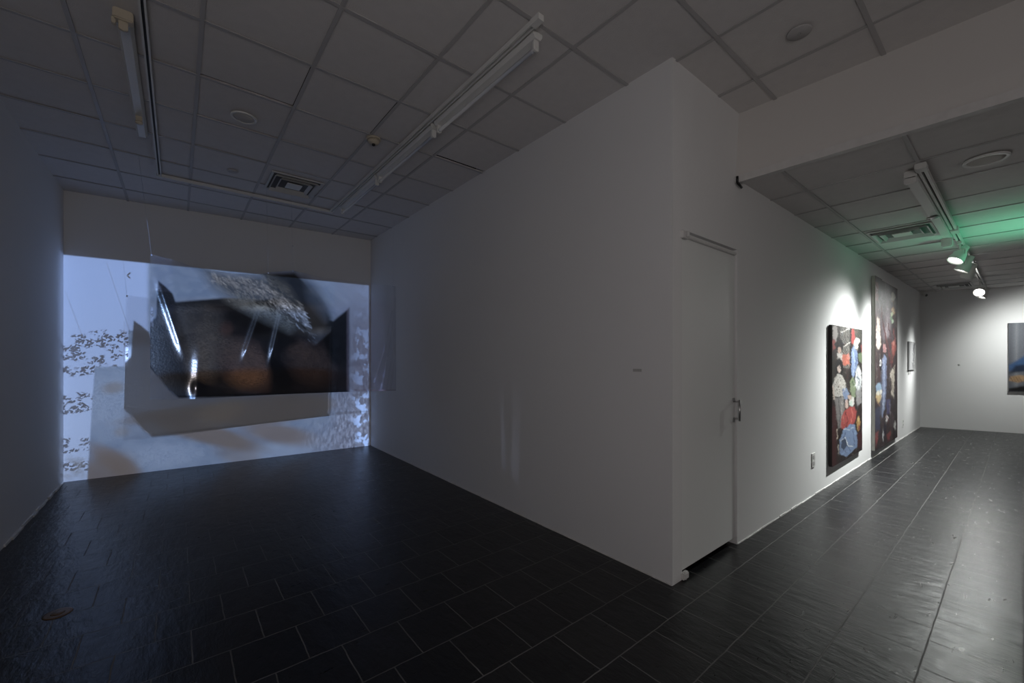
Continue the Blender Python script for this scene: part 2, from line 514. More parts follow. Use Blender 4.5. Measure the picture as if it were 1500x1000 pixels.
def vent(label, x, y, zf, sx, sy, n):
    """stepped square supply diffuser"""
    o = thing('air_vent', label, 'air vent', (x, y, zf(x, y)), 'ceiling air vents')
    m = MB()
    def ring(a, b_, c, d_, z0, z1):
        for k in (0,):
            for (xa, xb, ya, yb) in ((-a, a, -b_, -d_), (-a, a, d_, b_), (-a, -c, -d_, d_), (c, a, -d_, d_)):
                m.box(xa, xb, ya, yb, z0, z1)
    ring(sx, sy, sx - .022, sy - .022, -.012, -.0006)
    m.build('frame', M['vent'], o)
    MB().box(-sx + .02, sx - .02, -sy + .02, sy - .02, -.003, -.001).build('throat', M['ventdark'], o)
    for k in range(n):
        f = 1 - .24 * (k + 1)
        m = MB(); g = MB
        a, b_ = sx * f + .03, sy * f + .03
        for s in (-1, 1):
            for ax in (0, 1):
                L = a if ax == 0 else b_; D = (b_ if ax == 0 else a) * s
                vs = []
                for (l, dd, zz) in ((-L, D, -.034), (L, D, -.034), (L - .026, D - s * .026, -.004), (-L + .026, D - s * .026, -.004)):
                    vs.append((l, dd, zz) if ax == 0 else (dd, l, zz))
                lo = [m.b.verts.new(v) for v in vs]; hi = [m.b.verts.new((v[0], v[1], v[2] + .002)) for v in vs]
                m.b.faces.new(lo); m.b.faces.new(hi[::-1])
                for i in range(4): m.b.faces.new((lo[i], lo[(i + 1) % 4], hi[(i + 1) % 4], hi[i]))
        m.build('louvre', M['vent'], o)
    MB().box(-sx * .30, sx * .30, -sy * .30, sy * .30, -.024, -.016, bev=.003).build('centre_plate', M['fixture'], o)
    return o


vent('square stepped air vent on the ceiling of the dark room near its back wall', 1.03, 5.235, zc, .255, .275, 2)
vent('wide air vent beside the batten light in the lit hall', 6.33, .845, lambda x, y: ZL, .29, .262, 2)
vent('far flat air vent close to the back wall of the lit hall', 11.7, .83, lambda x, y: ZL, .36, .24, 2)

# ------------------------------------------------------------------ lit hall: track, battens, spotlights
zl = lambda x, y: ZL
tk2 = thing('lighting_track', 'straight white lighting track carrying the lit spotlights in the hall', 'lighting track')
rail(tk2, 'rail', 4.22, 12.45, .462, .462, zl, w=.05, hgt=.036)
m = MB(); m.box(4.16, 4.26, .43, .494, ZL - .042, ZL - .0006, bev=.004); m.build('end_cap', M['fixture'], tk2)
m = MB(); m.box(6.45, 6.62, .425, .488, ZL - .05, ZL - .0006, bev=.004); m.build('feed_box', M['fixture'], tk2)
# batten along x
o = thing('ceiling_batten_light', 'bare white batten light beside the spotlight track in the lit hall', 'ceiling light', (4.27, .528, ZL))
m = MB(); m.box(0, 2.55, -.036, .036, -.058, -.001, bev=.006); m.build('channel', M['fixture'], o)
for x in (.03,):
    h = MB()
    h.box(x - .03, x + .006, -.034, .034, -.10, -.052, bev=.006)
    h.build('lamp_holder', M['fixture'], o)
h = MB(); h.lathe([(0, .028), (.02, .028), (.026, .012)], (1.33, 0, -.058), (0, 0, -1), 18); h.rod((1.30, -.045, -.075), (1.30, .045, -.075), .007); h.build('tube_clip', M['metal'], o)
h = MB(); h.box(2.46, 2.56, -.038, .05, -.15, -.05, bev=.01); h.build('end_bracket', M['fixture'], o)


def shape_beam(l, angle):
    """soft reflector beam: intensity halves at angle / 2 off axis"""
    l.spot_size = math.radians(150); l.spot_blend = 1.0
    l.use_nodes = True; ln = l.node_tree; ln.nodes.clear(); nl = Nodes(ln)
    lo_ = nl.new('ShaderNodeOutputLight'); le = nl.new('ShaderNodeEmission'); ln.links.new(le.outputs[0], lo_.inputs[0])
    ltc = nl.new('ShaderNodeTexCoord'); ax_, ay_, az_ = nl.split(E(nl, ltc.outputs['Normal']))
    r2 = (ax_ * ax_ + ay_ * ay_) / (az_ * az_)
    nl.put(le.inputs[1], nl.math('POWER', 2.0, r2 * (-1.0 / math.tan(math.radians(angle / 2)) ** 2)))


def spot_fix(label, x, y, aim, lit, energy=0, angle=50, drop=.16, size=1.15, lens='lamp_on', blend=1.0, col=(.97, 1, .97), radius=.03):
    """track spotlight: adapter, yoke, bell housing and lens, aimed at a point"""
    o = thing('track_spotlight', label, 'spotlight', (x, y, ZL - .036), 'spotlights on the hall track')
    MB().box(-.05, .05, -.020, .020, -.036, -.0005, bev=.004).build('track_adapter', M['fixture'], o)
    piv = Vector((0, 0, -drop))
    a = (Vector(aim) - (Vector((x, y, ZL - .036)) + piv)).normalized()
    m = MB(); m.rod((0, 0, -.03), (0, 0, -drop + .05), .010)
    s = a.cross(Vector((0, 0, 1))).normalized() * .060 * size
    m.rod(Vector((0, 0, -drop + .055)) - s, Vector((0, 0, -drop + .055)) + s, .007)
    m.rod(Vector((0, 0, -drop + .055)) - s, piv - s, .007); m.rod(Vector((0, 0, -drop + .055)) + s, piv + s, .007)
    m.build('yoke', M['fixture'], o)
    S = size
    m = MB()
    m.lathe([(-.105 * S, .010 * S), (-.10 * S, .030 * S), (-.04 * S, .034 * S), (-.02 * S, .050 * S), (.035 * S, .062 * S), (.075 * S, .066 * S), (.076 * S, .060 * S), (.040 * S, .056 * S)], piv, a, 36, False)
    m.build('housing', M['fixture'], o)
    MB().lathe([(.056 * S, .0575 * S), (.064 * S, .040 * S), (.067 * S, .002 * S)], piv, a, 36, False).build('lens', M[lens] if lit else M['tube'], o)
    if lit and energy:
        l = bpy.data.lights.new('spot_beam', 'SPOT'); l.energy = energy; l.color = col
        l.shadow_soft_size = radius; shape_beam(l, angle)
        lo = bpy.data.objects.new('spot_beam', l); COL.objects.link(lo)
        lo.location = Vector((x, y, ZL - .036)) + piv + a * (.10 * S)
        lo.rotation_euler = a.to_track_quat('-Z', 'Y').to_euler()
    return o


spot_fix('first lit spotlight along the hall track, just past the batten light', 7.15, .462, (6.2, 1.40, .8), True, 660, 52)
spot_fix('second lit spotlight along the hall track', 7.95, .462, (7.85, 1.40, .9), True, 620, 54)
spot_fix('third spotlight along the hall track, its bright rim turned from view', 8.65, .462, (9.3, 1.40, .9), True, 400, 54, lens='lamp_dim')
spot_fix('brightest spotlight, fourth along the hall track, shining towards the viewer', 10.9, .462, (7.2, .85, .9), True, 85, 40, drop=.20)
spot_fix('unlit-looking spotlight just behind the brightest one on the hall track', 11.75, .45, (11.1, 1.40, .9), True, 400, 28, lens='lamp_dim')
spot_fix('rightmost spotlight, aimed at the photograph on the end wall', 11.55, -.25, (12.95, -.40, 1.1), True, 150, 94, lens='lamp_dim')

m = MB(); m.lathe([(0, .022), (.03, .022), (.034, .03), (.075, .03), (.082, .02)], (12.30, 1.33, ZL - .055), (-.5, -.75, -.35), 24)
so = thing('security_camera', 'small white security camera with black eye in the far hall corner', 'security camera')
m.build('body', M['fixture'], so)
MB().lathe([(.083, .026), (.09, .022)], (12.30, 1.33, ZL - .055), (-.5, -.75, -.35), 20).build('eye', M['black'], so)
MB().box(12.27, 12.35, 1.30, 1.372, ZL - .03, ZL - .0008, bev=.004).build('mount', M['fixture'], so)

# ------------------------------------------------------------------ wall plates
def outlet(label, x, z, w, hgt, dup=True):
    y = yd(x)
    o = thing('wall_outlet', label, 'outlet', (x, y, z))
    MB().box(-w / 2, w / 2, -.008, -.0004, -hgt / 2, hgt / 2, bev=.002).build('cover_plate', M['plate'], o)
    for s in (-1, 1):
        m = MB(); m.box(-w * .28, w * .28, -.0105, -.0078, s * hgt * .22 - hgt * .13, s * hgt * .22 + hgt * .13, bev=.001)
        m.build('socket', M['tbar'], o)
    return o


outlet('white wall outlet low on the wall left of the first painting', 5.30, .385, .10, .150)
outlet('small wall outlet low on the wall past the tall painting', 10.41, .28, .085, .14)

yy = 1.69; xx = A[0] + (B[0] - A[0]) * (yy - A[1]) / (B[1] - A[1])
tag(MB().box(-.003, -.0003, -.034, .034, -.010, .010).build('wall_label', M['card'], None, (xx, yy, 1.392)), 'tiny printed label on the dark partition wall left of the corner', 'label')
zz = .823
tag(MB().lathe([(0, .018), (.006, .016), (.008, .004)], (0, 0, 0), (-1, -.3, 0), 16).build('wall_hook', M['card'], None, (xfar(zz) - .001, zz, 1.34)), 'tiny grey hook on the bare end wall of the hall', 'hook')
o = thing('floor_plug', 'dull oval brass floor plug set in the slate near the left wall', 'floor plug', (-.538, 3.508, 0), rot=(0, 0, .3))
m = MB(); m.lathe([(.0003, .062), (.003, .060), (.004, .052), (.004, .002)], (0, 0, 0), (0, 0, 1), 40); m.build('rim', M['brass'], o)
m = MB(); m.lathe([(.004, .030), (.006, .028), (.0065, .004)], (0, 0, 0), (0, 0, 1), 24); m.build('screw_cap', M['brass'], o)


# ------------------------------------------------------------------ painted surfaces
class Canvas:
    """a numeric sheet painted with soft polygons and strokes; sampled into a point colour layer"""
    def __init__(self, x0, y0, x1, y1, nx, ny, base, alpha=1.0):
        self.r = (x0, y0, x1, y1); self.nx, self.ny = nx, ny
        gx_ = x0 + (np.arange(nx) + .5) / nx * (x1 - x0); gy_ = y0 + (np.arange(ny) + .5) / ny * (y1 - y0)
        self.X, self.Y = np.meshgrid(gx_, gy_)
        self.c = np.zeros((ny, nx, 4)); self.c[..., :3] = lin(base); self.c[..., 3] = alpha

    def put(self, m, col, alpha=None):
        m = m[..., None]
        self.c[..., :3] = self.c[..., :3] * (1 - m) + np.array(lin(col)) * m
        if alpha is not None: self.c[..., 3] = self.c[..., 3] * (1 - m[..., 0]) + alpha * m[..., 0]

    def poly(self, pts, col, soft=1.0, a=1.0, alpha=None):
        inside = np.zeros_like(self.X, bool); dist = np.full_like(self.X, 1e9)
        n = len(pts)
        for i in range(n):
            (x1, y1), (x2, y2) = pts[i], pts[(i + 1) % n]
            if y1 != y2:
                c = ((y1 > self.Y) != (y2 > self.Y)) & (self.X < (x2 - x1) * (self.Y - y1) / (y2 - y1) + x1)
                inside ^= c
            dx, dy = x2 - x1, y2 - y1; L = dx * dx + dy * dy + 1e-9
            tt = np.clip(((self.X - x1) * dx + (self.Y - y1) * dy) / L, 0, 1)
            dist = np.minimum(dist, np.hypot(self.X - x1 - tt * dx, self.Y - y1 - tt * dy))
        sd = np.where(inside, dist, -dist)
        self.put(np.clip(sd / soft + .5, 0, 1) * a, col, alpha)

    def ell(self, cx, cy, rx, ry, col, rot=0, soft=.25, a=1.0, alpha=None):
        c, s = math.cos(rot), math.sin(rot); u = ((self.X - cx) * c + (self.Y - cy) * s) / rx; v = (-(self.X - cx) * s + (self.Y - cy) * c) / ry
        self.put(np.clip((1 - np.hypot(u, v)) / soft + .5, 0, 1) * a, col, alpha)

    def line(self, pts, w, col, a=1.0, soft=1.0, alpha=None):
        dist = np.full_like(self.X, 1e9)
        for (x1, y1), (x2, y2) in zip(pts, pts[1:]):
            dx, dy = x2 - x1, y2 - y1; L = dx * dx + dy * dy + 1e-9
            tt = np.clip(((self.X - x1) * dx + (self.Y - y1) * dy) / L, 0, 1)
            dist = np.minimum(dist, np.hypot(self.X - x1 - tt * dx, self.Y - y1 - tt * dy))
        self.put(np.clip((w / 2 - dist) / soft + .5, 0, 1) * a, col, alpha)

    def dabs(self, n, pal, lx_, ly_, a, box=None, slant=.3):
        x0, y0, x1, y1 = box or self.r
        for _ in range(n):
            cx, cy = rng.uniform(x0, x1), rng.uniform(y0, y1)
            dx, dy = rng.normal(0, lx_), rng.normal(0, ly_)
            self.line([(cx - dx, cy - dy), (cx + dx * slant, cy), (cx + dx, cy + dy)], rng.uniform(1.5, 4.5), pal[rng.integers(len(pal))], a)

    def finish(self, n, w, grey=.18, warp=3.0):
        x0, y0, x1, y1 = self.r
        for _ in range(n):
            cx, cy = rng.uniform(x0, x1), rng.uniform(y0, y1)
            c_ = self.at(cx, cy)[:3]; k = math.exp(rng.normal(0, .38))
            rgb = [255 * (max(0, min(1, v * k)) ** (1 / 2.2)) for v in c_]
            a_ = rng.normal(1.4, .7); l = abs(rng.normal(0, 1)) * w * 3 + w
            self.line([(cx, cy), (cx + l * math.cos(a_) * .5, cy + l * math.sin(a_)), (cx + l * math.cos(a_ + .3), cy + 1.6 * l * math.sin(a_ + .2))], w * rng.uniform(.4, 1.3), rgb, .6)
        g_ = self.c[..., :3].mean(axis=2, keepdims=True)
        self.c[..., :3] = self.c[..., :3] * (1 - grey) + g_ * grey
        sx = warp * np.sin(self.Y / 7.0 + 2 * np.sin(self.X / 11.0)) + warp * .6 * np.sin(self.Y / 3.1 + self.X / 5.0)
        sy = warp * 1.4 * np.sin(self.X / 6.0 + 2 * np.sin(self.Y / 17.0))
        ii = np.clip(((self.X + sx - x0) / (x1 - x0) * self.nx).astype(int), 0, self.nx - 1)
        jj = np.clip(((self.Y + sy - y0) / (y1 - y0) * self.ny).astype(int), 0, self.ny - 1)
        self.c = self.c[jj, ii]

    def at(self, x, y):
        x0, y0, x1, y1 = self.r
        fx = np.clip((x - x0) / (x1 - x0) * self.nx - .5, 0, self.nx - 1.001); fy = np.clip((y - y0) / (y1 - y0) * self.ny - .5, 0, self.ny - 1.001)
        i, j = int(fx), int(fy); a, b = fx - i, fy - j
        return (self.c[j, i] * (1 - a) + self.c[j, i + 1] * a) * (1 - b) + (self.c[j + 1, i] * (1 - a) + self.c[j + 1, i + 1] * a) * b


def painted_grid(name, pos, cols, nu, nv, m, parent=None, thick=None):
    """grid of points pos[j][i] with colours"""
    me = bpy.data.meshes.new(name)
    vs = [pos[j][i] for j in range(nv) for i in range(nu)]
    fs = [(j * nu + i, (j + 1) * nu + i, (j + 1) * nu + i + 1, j * nu + i + 1) for j in range(nv - 1) for i in range(nu - 1)]
    me.from_pydata(vs, [], fs)
    at = me.color_attributes.new('paint', 'FLOAT_COLOR', 'POINT')
    at.data.foreach_set('color', np.array([cols[j][i] for j in range(nv) for i in range(nu)], dtype=np.float32).ravel())
    me.materials.append(m)
    for p in me.polygons: p.use_smooth = True
    o = bpy.data.objects.new(name, me); COL.objects.link(o)
    if parent: o.parent = parent
    return o


pm = bpy.data.materials.new('oil_paint'); pm.use_nodes = True
nt = pm.node_tree; nd = Nodes(nt); bs = nt.nodes['Principled BSDF']
at = nd.new('ShaderNodeVertexColor'); at.layer_name = 'paint'
tc = nd.new('ShaderNodeTexCoord'); P = E(nd, tc.outputs['Object'])
g = nd.noise(P, 70, 4)
c = nd.mix(nd.step(g, .35, .65) * .16, E(nd, at.outputs[0]), (.02, .015, .015))
nd.put(bs.inputs['Base Color'], c); bs.inputs['Roughness'].default_value = .5; bs.inputs['Specular IOR Level'].default_value = .22
bn = nd.new('ShaderNodeBump'); bn.inputs['Strength'].default_value = .25; bn.inputs['Distance'].default_value = .01
nd.put(bn.inputs['Height'], g); nt.links.new(bn.outputs[0], bs.inputs['Normal'])


def wall_picture(root, name, x0, x1, z0, z1, y, canvas, topx, nu, nv, part='painted_canvas', depth=.065, edge='canvas_dark'):
    """a stretched canvas facing -y; canvas sampled through the measuring map topx(x, z)"""
    pos = [[(x0 + (x1 - x0) * i / (nu - 1), y, z1 + (z0 - z1) * j / (nv - 1)) for i in range(nu)] for j in range(nv)]
    cols = [[canvas.at(*topx(p[0], p[2])) for p in row] for row in pos]
    f = painted_grid(part, pos, cols, nu, nv, pm, root)
    m = MB(); m.box(x0, x1, y + .0015, y + depth, z0, z1, bev=.004); m.build('stretcher', M[edge], root)
    return f


# first painting: figures before a barred window ---------------------
ca = Canvas(60, 30, 275, 910, 86, 352, (46, 36, 34))
pal = [(70, 55, 50), (30, 24, 24), (95, 40, 38), (120, 112, 105), (60, 70, 60), (90, 60, 45)]
ca.dabs(160, pal, 6, 26, .7)
ca.poly([(60, 30), (92, 30), (96, 910), (60, 910)], (44, 24, 24), 6)
ca.poly([(60, 560), (110, 560), (104, 910), (60, 910)], (84, 26, 28), 14, .85)
ca.poly([(60, 230), (98, 260), (94, 520), (60, 540)], (38, 44, 34), 10, .7)
for k in range(7):
    x = 129 + k * 9.2
    ca.poly([(x, 45), (x + 4.5, 46), (x + 4.5, 330), (x, 330)], (150, 145, 136), 2, .9)
    ca.poly([(x + 4.5, 45), (x + 9, 46), (x + 9, 330), (x + 4.5, 330)], (26, 24, 23), 2, .95)
ca.line([(134, 108), (160, 102), (184, 86)], 6, (225, 222, 214)); ca.line([(138, 196), (165, 190), (184, 172)], 6, (215, 210, 200))
ca.poly([(186, 45), (197, 47), (196, 470), (187, 470)], (16, 14, 16), 2)
for k in range(7):
    x = 198 + k * 9
    ca.poly([(x, 55), (x + 4, 56), (x + 4, 160), (x, 160)], (118, 118, 104), 2, .8)
    ca.poly([(x + 4, 55), (x + 9, 56), (x + 9, 160), (x + 4, 160)], (52, 50, 44), 2, .9)
ca.poly([(84, 75), (104, 70), (116, 120), (98, 180), (84, 150)], (188, 176, 172), 5, .9); ca.poly([(80, 160), (96, 150), (104, 200), (84, 225)], (170, 48, 44), 5)
ca.poly([(198, 95), (210, 80), (220, 140), (210, 185), (197, 180)], (178, 44, 40), 5); ca.poly([(248, 190), (262, 185), (262, 235), (250, 240)], (170, 44, 42), 4)
ca.ell(122, 190, 24, 44, (22, 18, 20)); ca.ell(124, 186, 34, 11, (26, 20, 22), -.1); ca.poly([(104, 160), (118, 138), (136, 146), (142, 182), (104, 184)], (16, 13, 15), 4)
ca.ell(123, 220, 11, 20, (196, 160, 142)); ca.poly([(108, 240), (140, 236), (146, 300), (112, 300)], (206, 198, 190), 5, .9)
ca.poly([(140, 250), (182, 240), (186, 300), (160, 318), (140, 300)], (196, 84, 50), 6); ca.poly([(168, 245), (182, 240), (184, 270), (172, 276)], (222, 110, 84), 4)
ca.ell(228, 178, 16, 32, (224, 216, 208)); ca.ell(246, 215, 10, 42, (24, 20, 22)); ca.ell(224, 190, 8, 15, (214, 178, 160)); ca.ell(240, 160, 10, 14, (206, 200, 194))
ca.poly([(197, 215), (215, 190), (232, 232), (236, 300), (222, 350), (208, 395), (196, 360)], (112, 142, 192), 4)
ca.line([(208, 225), (216, 290), (208, 370)], 4, (168, 190, 222)); ca.line([(224, 250), (226, 320)], 4, (60, 84, 136))
ca.poly([(236, 240), (262, 232), (262, 300), (244, 290)], (104, 128, 84), 5)
ca.poly([(188, 400), (206, 384), (224, 420), (222, 500), (204, 520), (190, 470)], (128, 146, 104), 5)
ca.ell(240, 400, 19, 80, (214, 218, 218)); ca.line([(232, 350), (240, 420), (230, 470)], 5, (150, 158, 164)); ca.poly([(224, 470), (258, 450), (258, 540), (230, 560)], (150, 148, 148), 8)
ca.line([(228, 380), (246, 400), (250, 450)], 4, (104, 120, 140)); ca.poly([(196, 420), (206, 400), (214, 440)], (80, 108, 66), 4)
ca.ell(120, 312, 24, 42, (22, 18, 20)); ca.ell(121, 335, 10, 23, (212, 186, 172)); ca.line([(100, 310), (104, 385)], 10, (20, 16, 18)); ca.line([(140, 310), (138, 380)], 10, (20, 16, 18))
ca.poly([(84, 430), (96, 384), (112, 366), (138, 368), (156, 400), (164, 440), (150, 500), (92, 504)], (196, 190, 180), 5)
for _ in range(40): ca.ell(rng.uniform(92, 156), rng.uniform(385, 495), 2, 3, (104, 92, 86))
ca.line([(84, 440), (92, 520), (124, 520)], 9, (206, 180, 164)); ca.line([(160, 440), (150, 510), (128, 525)], 8, (176, 170, 160))
ca.poly([(140, 460), (166, 446), (182, 480), (170, 530), (150, 510)], (116, 142, 184), 4)
ca.poly([(94, 510), (150, 508), (156, 570), (136, 690), (118, 700), (104, 600)], (134, 128, 126), 6); ca.line([(118, 520), (128, 610), (124, 690)], 5, (86, 82, 84)); ca.line([(140, 530), (136, 640)], 4, (184, 178, 172))
ca.ell(198, 532, 16, 30, (226, 222, 214)); ca.ell(194, 545, 9, 16, (190, 216, 200)); ca.ell(168, 548, 10, 26, (214, 178, 162)); ca.ell(186, 505, 12, 14, (196, 160, 140))
ca.poly([(134, 640), (148, 596), (186, 566), (216, 562), (228, 600), (220, 650), (196, 690), (160, 704), (130, 694)], (190, 48, 38), 4)
ca.line([(160, 600), (176, 650), (162, 690)], 5, (120, 24, 24)); ca.line([(196, 575), (206, 620), (192, 664)], 5, (226, 98, 72)); ca.line([(146, 620), (152, 670)], 4, (230, 110, 86))
ca.ell(240, 668, 11, 46, (190, 140, 40)); ca.ell(240, 640, 7, 14, (226, 190, 90)); ca.ell(244, 690, 6, 16, (150, 60, 34))
ca.poly([(124, 770), (150, 700), (190, 672), (214, 668), (230, 720), (236, 800), (204, 838), (160, 870), (124, 852)], (112, 144, 192), 4)
ca.line([(132, 770), (160, 754), (176, 800), (206, 810)], 4, (226, 232, 240)); ca.line([(150, 700), (182, 706), (210, 690)], 4, (196, 212, 232)); ca.line([(160, 720), (150, 760), (190, 830)], 5, (62, 88, 140)); ca.line([(206, 700), (216, 800)], 4, (74, 100, 152))
ca.poly([(136, 770), (160, 762), (172, 800), (150, 830), (134, 816)], (40, 52, 76), 5, .8)
ca.poly([(230, 730), (262, 716), (262, 812), (236, 820)], (74, 26, 30), 6); ca.line([(108, 700), (112, 760)], 6, (190, 170, 150)); ca.line([(116, 800), (118, 850)], 6, (170, 160, 150))
ca.dabs(120, pal + [(180, 170, 160), (150, 60, 50), (110, 130, 160)], 3, 9, .35)
ca.finish(900, 2.8, .34, 1.5); ca.c[..., :3] *= .62
YA = 1.368
XA0, XA1 = 5.665 * YA / 1.33, 7.039 * YA / 1.33


def mapA(x, z):
    p = to_px(x, YA, z); return (p[0] - 1200) / .24, (p[1] - 460) / .24


pa = thing('painting', 'unframed painting of seated figures with blue jeans and red shirt, left of the tall painting', 'painting', (0, 0, 0))
wall_picture(pa, 'painting', XA0, XA1, .229, 1.861, YA, ca, mapA, 110, 260, depth=yd(6.3) - YA - .006)

# tall painting ---------------------------------------------------
cb = Canvas(40, 40, 190, 970, 76, 372, (62, 46, 50))
pal = [(96, 70, 76), (44, 32, 36), (84, 40, 46), (120, 104, 106), (70, 62, 84), (110, 78, 62), (36, 30, 40)]
cb.dabs(260, pal, 4, 40, .75)
cb.poly([(40, 40), (62, 40), (62, 970), (40, 970)], (46, 32, 34), 8, .8)
cb.poly([(60, 80), (78, 84), (77, 180), (60, 176)], (150, 44, 52), 3); cb.line([(64, 100), (74, 140)], 4, (206, 150, 150)); cb.line([(64, 150), (75, 120)], 3, (196, 90, 90))
cb.poly([(84, 130), (130, 120), (146, 260), (140, 370), (100, 380), (84, 300)], (124, 108, 118), 20, .8)
cb.dabs(50, [(150, 136, 144), (100, 84, 94), (170, 150, 156)], 5, 22, .6, (84, 130, 144, 360))
cb.ell(156, 160, 11, 26, (206, 180, 120)); cb.poly([(150, 140), (160, 136), (168, 176), (146, 178)], (228, 222, 190), 3); cb.line([(156, 178), (157, 226)], 4, (120, 80, 40)); cb.ell(157, 232, 9, 18, (212, 150, 70)); cb.ell(157, 232, 5, 9, (232, 200, 120))
cb.ell(150, 252, 7, 12, (196, 212, 150)); cb.ell(153, 286, 6, 10, (170, 204, 160)); cb.ell(147, 268, 5, 10, (90, 140, 90))
cb.line([(92, 240), (110, 330), (150, 520)], 7, (104, 34, 42)); cb.line([(96, 200), (96, 260)], 5, (140, 50, 56)); cb.line([(130, 300), (160, 460)], 6, (80, 30, 36))
cb.poly([(72, 262), (84, 276), (86, 310), (92, 410), (80, 440), (68, 420), (66, 340)], (210, 184, 164), 4); cb.ell(78, 380, 8, 22, (232, 214, 196)); cb.line([(70, 300), (76, 360)], 3, (150, 110, 96))
cb.ell(112, 428, 9, 24, (196, 124, 122)); cb.line([(108, 410), (112, 446)], 4, (160, 80, 84))
cb.poly([(100, 480), (112, 462), (122, 480), (122, 610), (114, 740), (100, 790), (92, 770), (100, 640)], (110, 130, 178), 4); cb.line([(108, 490), (112, 620), (104, 740)], 4, (150, 168, 206)); cb.line([(116, 500), (118, 640)], 3, (70, 84, 130))
cb.poly([(94, 500), (102, 480), (100, 760), (84, 780)], (80, 88, 120), 4, .7)
cb.poly([(148, 400), (166, 380), (172, 440), (152, 470)], (176, 62, 44), 5); cb.line([(158, 330), (172, 420), (150, 500)], 5, (150, 50, 40)); cb.ell(160, 402, 5, 12, (214, 110, 80))
cb.poly([(140, 560), (154, 530), (164, 570), (160, 690), (146, 670), (150, 610)], (206, 190, 166), 4); cb.line([(150, 560), (156, 660)], 3, (150, 130, 108)); cb.line([(164, 520), (160, 560), (152, 600)], 4, (190, 176, 150))
cb.poly([(82, 460), (94, 456), (94, 540), (84, 545)], (24, 20, 24), 3); cb.ell(89, 506, 5, 17, (220, 214, 210), soft=.4); cb.ell(89, 506, 2.5, 9, (30, 24, 28))
cb.ell(80, 640, 15, 34, (112, 158, 196)); cb.ell(78, 684, 14, 28, (206, 170, 84)); cb.ell(76, 664, 8, 13, (224, 212, 180)); cb.line([(66, 690), (84, 730)], 5, (150, 104, 60)); cb.ell(92, 655, 6, 12, (222, 214, 200))
cb.poly([(60, 740), (84, 730), (88, 860), (60, 850)], (58, 62, 96), 6); cb.poly([(120, 700), (144, 690), (142, 770), (124, 770)], (66, 62, 118), 6)
cb.poly([(58, 872), (78, 862), (76, 900), (66, 950)], (156, 44, 48), 3); cb.poly([(120, 880), (140, 856), (146, 880), (132, 912)], (150, 42, 46), 3)
cb.ell(124, 795, 7, 18, (208, 204, 206)); cb.ell(104, 880, 4, 34, (180, 178, 184)); cb.ell(166, 832, 5, 24, (196, 192, 184)); cb.line([(118, 780), (134, 812)], 3, (170, 50, 70)); cb.poly([(110, 800), (124, 840), (116, 900), (104, 860)], (36, 34, 60), 4, .7)
cb.dabs(160, pal + [(170, 150, 140), (130, 60, 56), (90, 100, 140)], 2.5, 12, .4)
cb.finish(1300, 2.2, .45, 1.6); cb.c[..., :3] *= .62
YBp = 1.352
KB = YBp / 1.33


def mapB(x, z):
    p = to_px(x, YBp, z); return (p[0] - 1265) / .2797, (p[1] - 390) / .28


pb = thing('painting', 'very tall narrow painting with purple and brown crowd, reaching nearly floor to ceiling', 'painting', (0, 0, 0))
wall_picture(pb, 'painting', 7.806 * KB, 8.28 * KB, .118, 2.688, YBp, cb, mapB, 46, 300, part='narrow_canvas', depth=yd(8) - YBp - .004, edge='canvas_pale')
wall_picture(pb, 'painting', 8.285 * KB, 9.52 * KB, .113, 2.674, YBp + .004, cb, mapB, 80, 300, part='wide_canvas', depth=yd(9) - YBp - .009, edge='canvas_dark')

# small work and its card ------------------------------------------------
cs = Canvas(0, 0, 100, 100, 60, 60, (186, 186, 186))
cs.poly([(0, 0), (62, 0), (58, 100), (0, 100)], (178, 178, 180), 3)
cs.dabs(90, [(30, 30, 32), (70, 70, 74), (120, 120, 124), (20, 20, 22)], 5, 11, .8, (58, 2, 96, 98))
sw = thing('small_picture', 'small grey framed drawing hung alone between the tall painting and the hall corner', 'picture', (0, 0, 0))
ys = 1.362
SX0, SX1 = 10.90, 11.62
wall_picture(sw, 'small_picture', SX0, SX1, 1.262, 1.785, ys, cs, lambda x, z: ((x - SX0) / (SX1 - SX0) * 100, (1.785 - z) / .523 * 100), 50, 50, part='drawing', depth=yd(11.3) - ys - .001, edge='frame_grey')
m = MB()
for (a, b_, c_, d_) in ((SX0 - .014, SX0, 1.248, 1.799), (SX1, SX1 + .014, 1.248, 1.799), (SX0, SX1, 1.248, 1.262), (SX0, SX1, 1.785, 1.799)):
    m.box(a, b_, ys - .004, yd(11.3) - .0006, c_, d_)
m.build('frame', M['frame_grey'], sw)
tag(MB().box(10.95, 11.25, yd(11.2) - .004, yd(11.2) - .0006, 1.165, 1.235).build('caption_card', M['card']), 'caption card on the wall just below the small grey drawing', 'label')

# photograph on the end wall ---------------------------------------
cf = Canvas(0, 0, 100, 100, 110, 110, (98, 101, 108))
for k in range(16):
    x = k * 6.6 + rng.uniform(-1, 1)
    cf.poly([(x, 0), (x + 2.4, 0), (x + 2.0, 100), (x - .4, 100)], (128, 130, 136) if k % 2 else (74, 77, 84), 2.5, .7)
cf.poly([(0, 70), (0, 62), (8, 54), (16, 46), (40, 40), (70, 44), (100, 52), (100, 76), (60, 66), (30, 64), (12, 70)], (54, 80, 116), 3)
cf.poly([(0, 74), (6, 62), (18, 60), (40, 62), (24, 68), (8, 72)], (26, 34, 50), 3, .9)
cf.poly([(20, 46), (44, 41), (66, 46), (40, 50)], (84, 112, 150), 3, .7)
cf.poly([(0, 84), (2, 78), (10, 76), (18, 78), (26, 74), (44, 74), (60, 80), (40, 84), (20, 82), (8, 87)], (156, 128, 98), 2)
for k in range(4): cf.line([(1 + k * 2.6, 78 + k * .3), (4 + k * 2.6, 86)], .7, (92, 68, 50))
cf.poly([(0, 96), (10, 92), (40, 87), (100, 84), (100, 100), (0, 100)], (22, 22, 24), 3)
